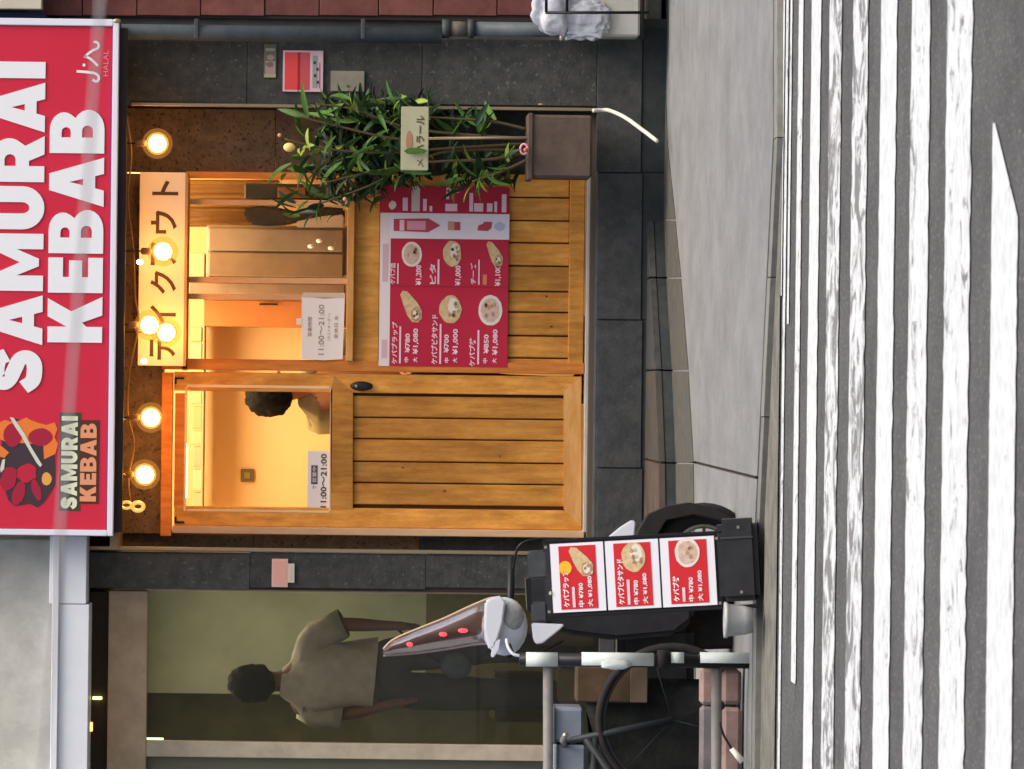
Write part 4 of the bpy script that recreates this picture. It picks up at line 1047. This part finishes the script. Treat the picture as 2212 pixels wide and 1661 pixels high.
M_hair = mat('black_hair', (.006, .006, .007), .8, (.014, .013, .013), 60, bump=.8, spec=.1)
Yp = 28.55
w_ = lambda x, y, dy=0: W(x, y, Yp + dy)
J = dict(pelvis=w_(835, 1452), chest=w_(675, 1462), neck=w_(612, 1472), head=w_(556, 1474, -.02),
         sh_l=w_(648, 1532), el_l=w_(742, 1542, .02), wr_l=w_(850, 1520, -.10),
         sh_r=w_(662, 1388), el_r=w_(738, 1348, .02), wr_r=w_(850, 1352, -.08),
         hip_l=w_(860, 1490), kn_l=w_(1060, 1500, -.03), an_l=w_(1262, 1500), hip_r=w_(860, 1412), kn_r=w_(1060, 1398, -.05), an_r=w_(1262, 1402), fwd=Vector((.25, 1, 0)))
person('person in taupe shirt and charcoal trousers, back turned, in the left shop', J, M_skin, M_shirt1, M_tr1, M_hair, M_black2)
# second person leaning behind the door glass
Yp = 29.0
J = dict(pelvis=w_(900, 800), chest=w_(735, 812), neck=w_(655, 838), head=w_(592, 852, -.06),
         sh_l=w_(680, 760), el_l=w_(790, 735), wr_l=w_(860, 790, -.25), sh_r=w_(668, 902), el_r=w_(775, 905, .02), wr_r=w_(850, 860, -.25),
         hip_l=w_(925, 765), kn_l=w_(1100, 765), an_l=w_(1235, 765), hip_r=w_(925, 838), kn_r=w_(1100, 842), an_r=w_(1235, 842), fwd=Vector((.3, -1, -.3)))
J['fwd'] = Vector((.95, .3, 0))
person('black haired person in an olive shirt leaning in behind the door glass', J, mat('skin_warm', (.34, .16, .09), .55), mat('olive_shirt', (.24, .22, .12), .85, (.30, .28, .17), 14, bump=.4, bscale=12), M_tr1, M_hair, M_black2)
# bag carried by the first person
o = ball('blue_bag', W(985, 1438, 28.35), .075, mat('bag_blue', (.06, .08, .11), .7, (.09, .12, .15), 14), None, 3, (.85, .5, 1.0), .02); tag(o, 'dark blue cloth bag held low by the person in the left shop', 'bag')
tube('strap', [W(950, 1430, 28.33), W(905, 1400, 28.38), W(862, 1362, 28.43)], .006, M_dark, o, 6)
# brown goods in the lower left shop
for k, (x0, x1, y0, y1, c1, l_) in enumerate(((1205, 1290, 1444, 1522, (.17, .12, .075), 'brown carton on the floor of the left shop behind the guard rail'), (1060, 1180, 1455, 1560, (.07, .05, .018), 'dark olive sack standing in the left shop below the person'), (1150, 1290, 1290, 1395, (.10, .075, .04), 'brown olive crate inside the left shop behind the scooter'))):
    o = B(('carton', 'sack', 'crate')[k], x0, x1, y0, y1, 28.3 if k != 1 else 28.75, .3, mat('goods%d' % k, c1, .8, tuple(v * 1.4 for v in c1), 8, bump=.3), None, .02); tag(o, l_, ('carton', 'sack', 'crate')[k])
ll = bpy.data.lights.new('shop_light', 'AREA'); ll.shape = 'RECTANGLE'; ll.size = 1.0; ll.size_y = .6; ll.energy = 18; ll.color = (1, .93, .70)
lo = bpy.data.objects.new('shop_light', ll); COL.objects.link(lo); lo.location = (cx + .85, 1.0, W(215, 1480, 28.3).z - .05)

# ================================================================== STREET THINGS (left foreground)
# ---- A4 menu stand
BY = 21.15
ms = thing('menu_stand', 'black floor stand showing three red menu cards one above another', 'menu stand', Gp(1640, 1230, 0))
s = Sheet(1370, 1240, BY, rx=R(-6), ry=R(-3.8))
s.rect('back_board', 1175, 1560, 1158, 1324, -.01, .03, M_blackp, ms, .005)
s.rect('top_bar', 1140, 1185, 1178, 1240, -.01, .035, mat('bar_grey', (.035, .04, .045), .5, (.06, .065, .07), 10), ms, .008)
s.rect('top_bar', 1142, 1178, 1290, 1335, -.01, .035, MATS['bar_grey'], ms, .008)
s.rect('side_rail', 1175, 1640, 1156, 1163, 0, .03, M_black, ms, .003); s.rect('side_rail', 1175, 1640, 1318, 1326, 0, .03, M_black, ms, .003)
s.rect('base', 1552, 1640, 1132, 1310, .02, .16, M_blackp, ms, .02)
s.rect('base_ridge', 1560, 1630, 1170, 1174, .025, .01, mat('ridge', (.05, .05, .055), .4), ms, 0)
s.rect('knob', 1184, 1190, 1268, 1276, .01, .02, mat('knob_pale', (.5, .48, .3), .5), ms, .002)
for x, y in ((1182, 1172), (1182, 1312), (1552, 1172), (1552, 1312), (1600, 1150), (1600, 1290)):
    s.rect('bolt', x - 3, x + 3, y - 3, y + 3, .032 if x > 1560 else .008, .004, M_steel, ms, .001)
card_red, card_w = M_posred2, mat('card_white', (.74, .74, .80), .35)
cards = [(1191, 1306, 'wrap', 'ケバブラップ'), (1310, 1425, 'pita', 'ケバブピタサンド'), (1429, 1546, 'plate', 'ケバブ丼')]
random.seed(17)
for i, (x0, x1, kd, tx) in enumerate(cards):
    c_ = s.rect('menu_card', x0, x1, 1166, 1315, .004, .003, card_w, ms)
    lab(c_, ('top menu card with a wrap and a yellow badge', 'middle menu card with a filled pita', 'lowest menu card with a round plate of rice')[i])
    a, b = x0 + 18, x1 - 17
    s.rect('red_field', a, b, 1172, 1309, .0055, .001, card_red, c_)
    if kd == 'wrap':
        dish(s, x0 + 66, 1207, 26, 32, 'wrap', c_, .007); s.ell('badge', x0 + 31, 1219, 14, 15, .007, M_yellow, c_, 18)
    elif kd == 'pita': dish(s, x0 + 60, 1203, 26, 32, 'pita', c_, .007)
    else: dish(s, x0 + 58, 1199, 27, 32, 'plate', c_, .007)
    L = (80, 98, 56)[i]
    s.text('print', tx, x0 + 30, 1304 - L / 2, 14, .007, M_signwhite, c_, L, off=.03)
    s.rect('print', x0 + 43, x0 + 49, 1305 - L * .55, 1305, .007, .0006, M_pink, c_)
    s.text('print', '中 ¥780', x0 + 62, 1279, 12, .007, M_signwhite, c_, 52, off=.02)
    s.text('print', '大 ¥1,080', x0 + 82, 1272, 12, .007, M_signwhite, c_, 66, off=.02)
# ---- motor scooter behind the stand
SYY = 22.3
sc_ = thing('motor_scooter', 'white motor scooter with a tall clear windscreen parked behind the menu stand', 'scooter', Gp(1600, 1250, 0))
q_ = lambda x, y, dy=0: W(x, y, SYY + dy)
M_scw = mat('scooter_white', (.62, .64, .70), .35, coat=.15)
# front tyre with fender
wc = q_(1520, 1198, .1)
def ring(name, c, r, tr, m_, parent, ax=Vector((0, 1, 0)), n=36):
    u = Vector((1, 0, 0)) if abs(ax.x) < .9 else Vector((0, 1, 0)); u = (u - ax * u.dot(ax)).normalized(); v = ax.cross(u)
    return tube(name, [c + (u * math.cos(2 * math.pi * i / n) + v * math.sin(2 * math.pi * i / n)) * r for i in range(n)], tr, m_, parent, 8, closed=True)
ty = ring('tyre', wc, .155, .042, M_black2, sc_); ring('rim', wc, .112, .012, M_steel, ty)
ring('tyre', q_(1520, 1650, .2), .155, .042, M_black2, sc_)
for k in range(6):
    a_ = k * math.pi / 3; tube('spoke', [wc, wc + Vector((math.cos(a_), 0, math.sin(a_))) * .11], .007, M_steel, ty, 6)
prism('fender', [q_(1380 + 0, 1190), q_(1378, 1150), q_(1400, 1112), q_(1440, 1094), q_(1490, 1086), q_(1545, 1096), q_(1590, 1122), q_(1604, 1150), q_(1570, 1128), q_(1500, 1112), q_(1440, 1124), q_(1412, 1170)], (0, .12, 0), M_black2, sc_, .004)
# white wings of the leg shield
prism('fairing', [q_(1311, 1163, -.2), q_(1340, 1139, -.2), q_(1366, 1123, -.2), q_(1373, 1127, -.2), q_(1370, 1158, -.2), q_(1362, 1175, -.2), q_(1318, 1180, -.2)], (0, .05, 0), M_scw, sc_, .004)
prism('fairing', [q_(1148, 1346, -.2), q_(1219, 1349, -.2), q_(1212, 1358, -.2), q_(1172, 1390, -.2), q_(1157, 1391, -.2), q_(1152, 1380, -.2)], (0, .05, 0), M_scw, sc_, .004)
# dark body and seat reaching back left
prism('leg_shield', [q_(1135, 1240), q_(1140, 1330), q_(1220, 1370), q_(1330, 1384), q_(1460, 1372), q_(1500, 1340), q_(1500, 1200), q_(1330, 1180), q_(1220, 1200)], (0, .18, 0), M_blackp, sc_, .02)
prism('body', [q_(1335, 1350, .1), q_(1330, 1600, .1), q_(1370, 1660, .1), q_(1480, 1640, .1), q_(1500, 1500, .1), q_(1500, 1350, .1)], (0, .22, 0), M_blackp, sc_, .03)
prism('underbody', [q_(1470, 1180, .15), q_(1625, 1190, .15), q_(1622, 1400, .15), q_(1470, 1405, .15)], (0, .2, 0), M_black2, sc_, .01)
prism('seat', [q_(1290, 1470, .1), q_(1288, 1640, .1), q_(1335, 1650, .1), q_(1335, 1450, .1)], (0, .2, 0), M_black2, sc_, .02)
# headlight cowl
cw = ball('headlight_cowl', q_(1090, 1353, -.1), .105, M_scw, sc_, 3, (1.05, .8, .82))
ball('headlight', q_(1108, 1330, -.17), .068, mat('headlight_glass', (.20, .20, .19), .2, (.42, .42, .40), 18, coat=.4), sc_, 3, (.8, .4, .62))
prism('cowl_visor', [q_(1048, 1302, -.23), q_(1060, 1292, -.23), q_(1084, 1288, -.23), q_(1092, 1300, -.23), q_(1086, 1346, -.23), q_(1070, 1398, -.23), q_(1056, 1404, -.23), q_(1046, 1360, -.23)], (0, .1, 0), M_scw, sc_, .006)
prism('cowl_tip', [q_(1066, 1385, -.23), q_(1082, 1380, -.23), q_(1078, 1405, -.23), q_(1066, 1421, -.23), q_(1060, 1418, -.23)], (0, .03, 0), M_scw, sc_, .003)
tube('brake_lever', smooth_pts([q_(1094, 1380, -.25), q_(1098, 1398, -.26), q_(1108, 1412, -.27), q_(1124, 1417, -.27)], 4), .006, M_scw, sc_, 8)
tube('handlebar', [q_(1105, 1200, 0), q_(1100, 1420, 0)], .014, M_black, sc_, 8)
# windscreen: tall curved sheet
wb = bmesh.new(); rws = []
prof = [(828, 1409, 7), (850, 1398, 17), (900, 1385, 26), (960, 1369, 34), (1020, 1350, 43), (1062, 1340, 50)]
for x, y, hw in prof:
    rws.append([wb.verts.new(q_(x + (3 if abs(t) > .9 else 0), y + hw * t, -.15 + .07 * t * t)) for t in (-1, -.8, -.4, 0, .4, .8, 1)])
for a, b in zip(rws, rws[1:]):
    for i in range(6): wb.faces.new((a[i], a[i + 1], b[i + 1], b[i]))
bmesh.ops.solidify(wb, geom=wb.faces[:], thickness=.003)
me = bm_mesh(wb, 'screen', True); me.materials.append(glass_mat('screen_plastic', tint=(.86, .72, .68), refl=.12, rough=.12, haze=.15, hcol=(.42, .22, .19)))
ws = link('windscreen', me, sc_)
tube('screen_edge', smooth_pts([q_(x, y - hw, -.09) for x, y, hw in prof], 3), .004, mat('edge_amber', (.55, .40, .28), .3), ws, 6)
tube('screen_edge', smooth_pts([q_(x, y + hw, -.09) for x, y, hw in prof], 3), .004, mat('edge_grey', (.30, .27, .28), .3), ws, 6)
for x, y, sx in ((885, 1392, 1.1), (957, 1370, 1.4), (1000, 1362, 1.7)):  # glowing red beads added for the reflections in the windscreen
    ball('red_reflection', q_(x, y, -.17), .011, mat('reflection_red', (.8, .05, .06), .4, emit=(1, .06, .09), estr=1.1), sc_, 2, (.8, .5, sx))
tube('cable', smooth_pts([q_(1100, 1390, -.2), q_(1120, 1425, -.22), q_(1160, 1415, -.2), q_(1215, 1385, -.1)], 5), .005, M_black, sc_, 6)
tube('cable', smooth_pts([q_(1108, 1230, -.1), q_(1125, 1175, -.15), q_(1190, 1165, -.12), q_(1240, 1190, -.05)], 5), .005, M_black, sc_, 6)
# ---- white cup hanging on stand
cup = link('plastic_tub', lathe_mesh([(.045, 0), (.052, .03), (.058, .085), (.064, .09), (.064, .10), (.058, .10)], mat('tub_plastic', (.34, .36, .37), .35, (.42, .44, .44), 20), 20), None, W(1625, 1340, 21.05)); tag(cup, 'translucent white plastic tub by the foot of the menu stand', 'tub')
# ---- guard rail
GY = 21.5
gr = thing('guard_rail', 'grey pipe guard rail with a white banded end post at the lower left', 'guard rail', Gp(1622, 1424, 0))
M_gr = mat('rail_grey', (.16, .155, .15), .4, (.22, .21, .20), 14)
M_gw = mat('post_white', (.52, .58, .56), .45, (.60, .65, .63), 12)
vp = lambda nm, x0, x1, r, m_: tube(nm, [W(x0, 1424, GY), Vector((W(x0, 1424, GY).x, GY - D, W(x1, 1424, GY).z))], r, m_, gr, 14)
vp('post', 1122, 1622, .0245, M_black)
for a, b in ((1136, 1205), (1256, 1412), (1449, 1477), (1512, 1621)): vp('white_band', a, b, .0265, M_gw)
vp('strap', 1420, 1445, .034, M_black2)
for x in (1184, 1547): tube('rail', [W(x, 1424, GY + .02), W(x, 2600, GY + .02) + Vector((0, 0, 0))], .0185, M_gr, gr, 12)
tube('post', [W(1180, 2590, GY), Vector((W(1180, 2590, GY).x, GY - D, 0))], .024, M_gr, gr, 12)
# rag / white bits tied on the post
o = ball('tied_rag', W(1330, 1436, GY - .03), .035, M_gw, None, 3, (.5, .4, 1.6), .12); tag(o, 'scrap of white cloth tied to the middle of the banded post', 'rag')
# ---- crates behind rail
crm = mat('crate_blue_grey', (.17, .20, .25), .6, (.22, .25, .30), 10)
for k, (x0, x1, y0, y1) in enumerate(((1193, 1262, 1528, 1604), (1198, 1267, 1609, 1720))):
    o = thing('storage_crate', ('blue grey storage crate behind the rail, nearer the banded post', 'blue grey storage crate at the very left edge behind the rail')[k], 'crate', W(x1, (y0 + y1) / 2, 22.1), 'blue grey crates behind the rail')
    B('body', x0, x1, y0, y1, 22.1, .25, crm, o, .012); B('lid', x0 - 4, x0 + 6, y0 - 2, y1 + 2, 22.08, .28, crm, o, .006)
tb_ = bmesh.new(); nx, nz = 40, 16; gridv = []
x_l, x_r = W(1400, 2400, 22.55).x, W(1400, 1452, 22.55).x; z_t = W(1266, 1560, 22.2).z
rn = random.Random(8)
for i in range(nx + 1):
    row = []
    for j in range(nz + 1):
        t = j / nz; xx = x_l + (x_r - x_l) * i / nx; yy = 22.1 - D + .45 * max(0, (t - .75) / .25) - .05 * (1 - t) + .025 * math.sin(i * 1.3 + t * 3) * (1 - t) + rn.uniform(-.006, .006)
        zz = min(1, t / .75) * z_t * (1 - .04 * abs(math.sin(i * .5))) + .012 * math.sin(i * .9 + j)
        if j == 0: zz = 0.002
        row.append(tb_.verts.new((xx, yy, zz)))
    gridv.append(row)
for i in range(nx):
    for j in range(nz): tb_.faces.new((gridv[i][j], gridv[i + 1][j], gridv[i + 1][j + 1], gridv[i][j + 1]))
bmesh.ops.solidify(tb_, geom=tb_.faces[:], thickness=.005); bmesh.ops.recalc_face_normals(tb_, faces=tb_.faces[:])
me = bm_mesh(tb_, 'tarp', True); me.materials.append(mat('dark_tarp', (.018, .020, .020), .6, (.035, .038, .036), 9, bump=.5, bscale=20))
o = link('tarpaulin', me); tag(o, 'dark tarpaulin over a long heap behind the guard rail, under the blue grey crates', 'tarpaulin')
# ---- salmon blocks low behind the rail
random.seed(9)
blk = mat('salmon_block', (.20, .13, .115), .9, (.30, .21, .185), 7, bump=.4); blk2 = mat('grey_pink_block', (.13, .115, .12), .9, (.20, .175, .18), 7, bump=.4)
pb = thing('block_wall', 'low double row of salmon coloured edging blocks behind the guard rail', 'edging', W(1622, 1560, 21.75))
yv = 1444; k = 0
while yv < 2300:
    L = 82 if k == 0 else (150 if k % 2 else 96)
    B('block', 1513, 1552, yv, yv + L - 3, 21.75, .1, blk if k % 2 == 0 else blk2, pb, .012)
    B('block', 1560, 1602, yv + 2, yv + L - 4, 21.73, .1, blk, pb, .014); yv += L; k += 1
B('footing', 1604, 1626, 1444, 2300, 21.76, .1, M_dark, pb)
B('end_block', 1514, 1600, 1424, 1440, 21.7, .12, mat('end_amber', (.34, .22, .13), .8), pb, .006)
o = tube('white_plug', [W(1580, 1617, 21.4), W(1604, 1645, 21.4)], .011, mat('plug_white', (.72, .68, .6), .5), None, 10, radii=[.009, .014]); tag(o, 'small white plug on a black cord low at the left edge', 'plug')
tube('cord', smooth_pts([W(1555, 1560, 21.4), W(1562, 1585, 21.4), W(1572, 1603, 21.4), W(1581, 1618, 21.4)], 4), .005, M_black, o, 6)
# ---- bicycle in the dark behind the rail
bk = thing('bicycle', 'dark bicycle parked in the shade behind the guard rail', 'bicycle', W(1610, 1620, 21.95))
M_bkf = mat('bike_frame', (.022, .026, .03), .5)
b_ = lambda x, y: W(x, y, 21.95)
for yy in (1555, 2160):
    t = ring('tyre', b_(1452, yy), .27, .016, M_black2, bk, n=40); ring('rim', b_(1452, yy), .252, .007, M_bkf, t, n=40)
    for k in range(3):
        a_ = .3 + k * math.pi * 2 / 3; tube('spoke', [b_(1452, yy), b_(1452, yy) + Vector((math.cos(a_), 0, math.sin(a_))) * .25], .0014, M_bkf, t, 4)
for a, b, r in (((1452, 1555), (1230, 1600), .014), ((1265, 1595), (1450, 1850), .016), ((1285, 1592), (1275, 1960), .014), ((1450, 1850), (1225, 1985), .014), ((1450, 1850), (1452, 2160), .010), ((1275, 1965), (1452, 2160), .009)):
    tube('frame_tube', [b_(*a), b_(*b)], r, M_bkf, bk, 10)
tube('handlebar', [W(1222, 1588, 21.65), W(1215, 1600, 21.95), W(1222, 1612, 22.2)], .011, M_steel, bk, 8)
ball('saddle', b_(1210, 1995), .11, M_black2, bk, 3, (1.2, .6, .35))
o = B('rubbish_bag', 1400, 1500, 1395, 1460, 22.5, .25, M_blackp, None, .03); tag(o, 'black bin bag lying behind the banded post', 'bag')
# grey panniers-like box
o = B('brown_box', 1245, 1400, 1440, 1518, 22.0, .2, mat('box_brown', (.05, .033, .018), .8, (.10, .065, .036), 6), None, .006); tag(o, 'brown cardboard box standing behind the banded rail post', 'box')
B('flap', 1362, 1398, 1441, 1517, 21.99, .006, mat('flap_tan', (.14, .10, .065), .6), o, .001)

# ================================================================== bottom right: rack with foam boxes
KY = 27.6
rk = thing('wire_rack', 'black wire rack around the white foam boxes at the right edge', 'rack', W(1400, 20, KY))
for pts in ([(1180, -160), (1180, 27)], [(1178, 27), (1402, 27)], [(1388, -160), (1388, 84)], [(1178, -60), (1402, -60)], [(1225, 27), (1225, -160)]):
    tube('bar', [W(a, b, KY - .09) for a, b in pts], .007, M_black, rk, 8)
tube('bar', [W(1388, 82, KY), W(1388, 82, KY + .35)], .008, M_black, rk, 8); tube('bar', [W(1180, 26, KY), W(1180, 26, KY + .3)], .008, M_black, rk, 8)
for y0, y1, l_ in ((-62, 78, 'white foam box inside the black wire rack, nearest the dark pillar'), (-170, -64, 'white foam box inside the black wire rack at the very right edge')):
    o = B('foam_box', 1222, 1383, y0, y1, KY + .05, .28, M_foam, None, .01); tag(o, l_, 'foam box'); B('lid', 1214, 1234, y0 - 2, y1 + 2, KY + .04, .30, M_foam, o, .006)
def bag_mesh(sx, sy, sz, seed):
    bb = bmesh.new(); bmesh.ops.create_icosphere(bb, subdivisions=5, radius=1); rn = random.Random(seed)
    ws = [(Vector((rn.uniform(-1, 1), rn.uniform(-1, 1), rn.uniform(-1, 1))).normalized() * rn.uniform(2, 9), rn.uniform(0, 6)) for _ in range(9)]
    for v in bb.verts:
        n_ = v.co.normalized(); k = 1
        for wv, ph in ws: k += .045 * (1 - abs(math.sin(n_.dot(wv) + ph))) * 2 - .045
        e = Vector((abs(n_.x) ** .8 * math.copysign(1, n_.x), n_.y, abs(n_.z) ** .8 * math.copysign(1, n_.z)))
        v.co = Vector((e.x * sx * k, e.y * sy * k, e.z * sz * k))
    me = bm_mesh(bb, 'bag', True); me.materials.append(M_bag); return me
o = link('plastic_bag', bag_mesh(.15, .08, .105, 2), None, W(1198, 8, KY + .05)); tag(o, 'crumpled white plastic bag on top of the foam boxes in the rack', 'plastic bag')
o2 = link('plastic_bag', bag_mesh(.10, .03, .13, 5), None, W(1262, 42, KY + .03)); tag(o2, 'limp white plastic bag draped down the front of the foam boxes', 'plastic bag')
o = tube('cigarette_stub', [W(1163, 225 / 1.0, 27.99), W(1176, 226, 27.99)], .004, mat('stub', (.4, .28, .15), .7), None, 6); tag(o, 'tiny tan scratch-like stub stuck low on the dark right pillar', 'stub')

# ================================================================== pale cable crossing the view, close to the camera
CY = 3.2
ca_, cb_ = W(218, 0, CY), W(130, 1155, CY)
dv = (cb_ - ca_); p0 = ca_ - dv * 12; p1 = cb_ + dv * 12
tag(tube('overhead_cable', [p0, p1], .0012, mat('cable_pale', (.34, .32, .34), .5), None, 8), 'pale blurred cable stretched across the picture in front of the red sign', 'cable')
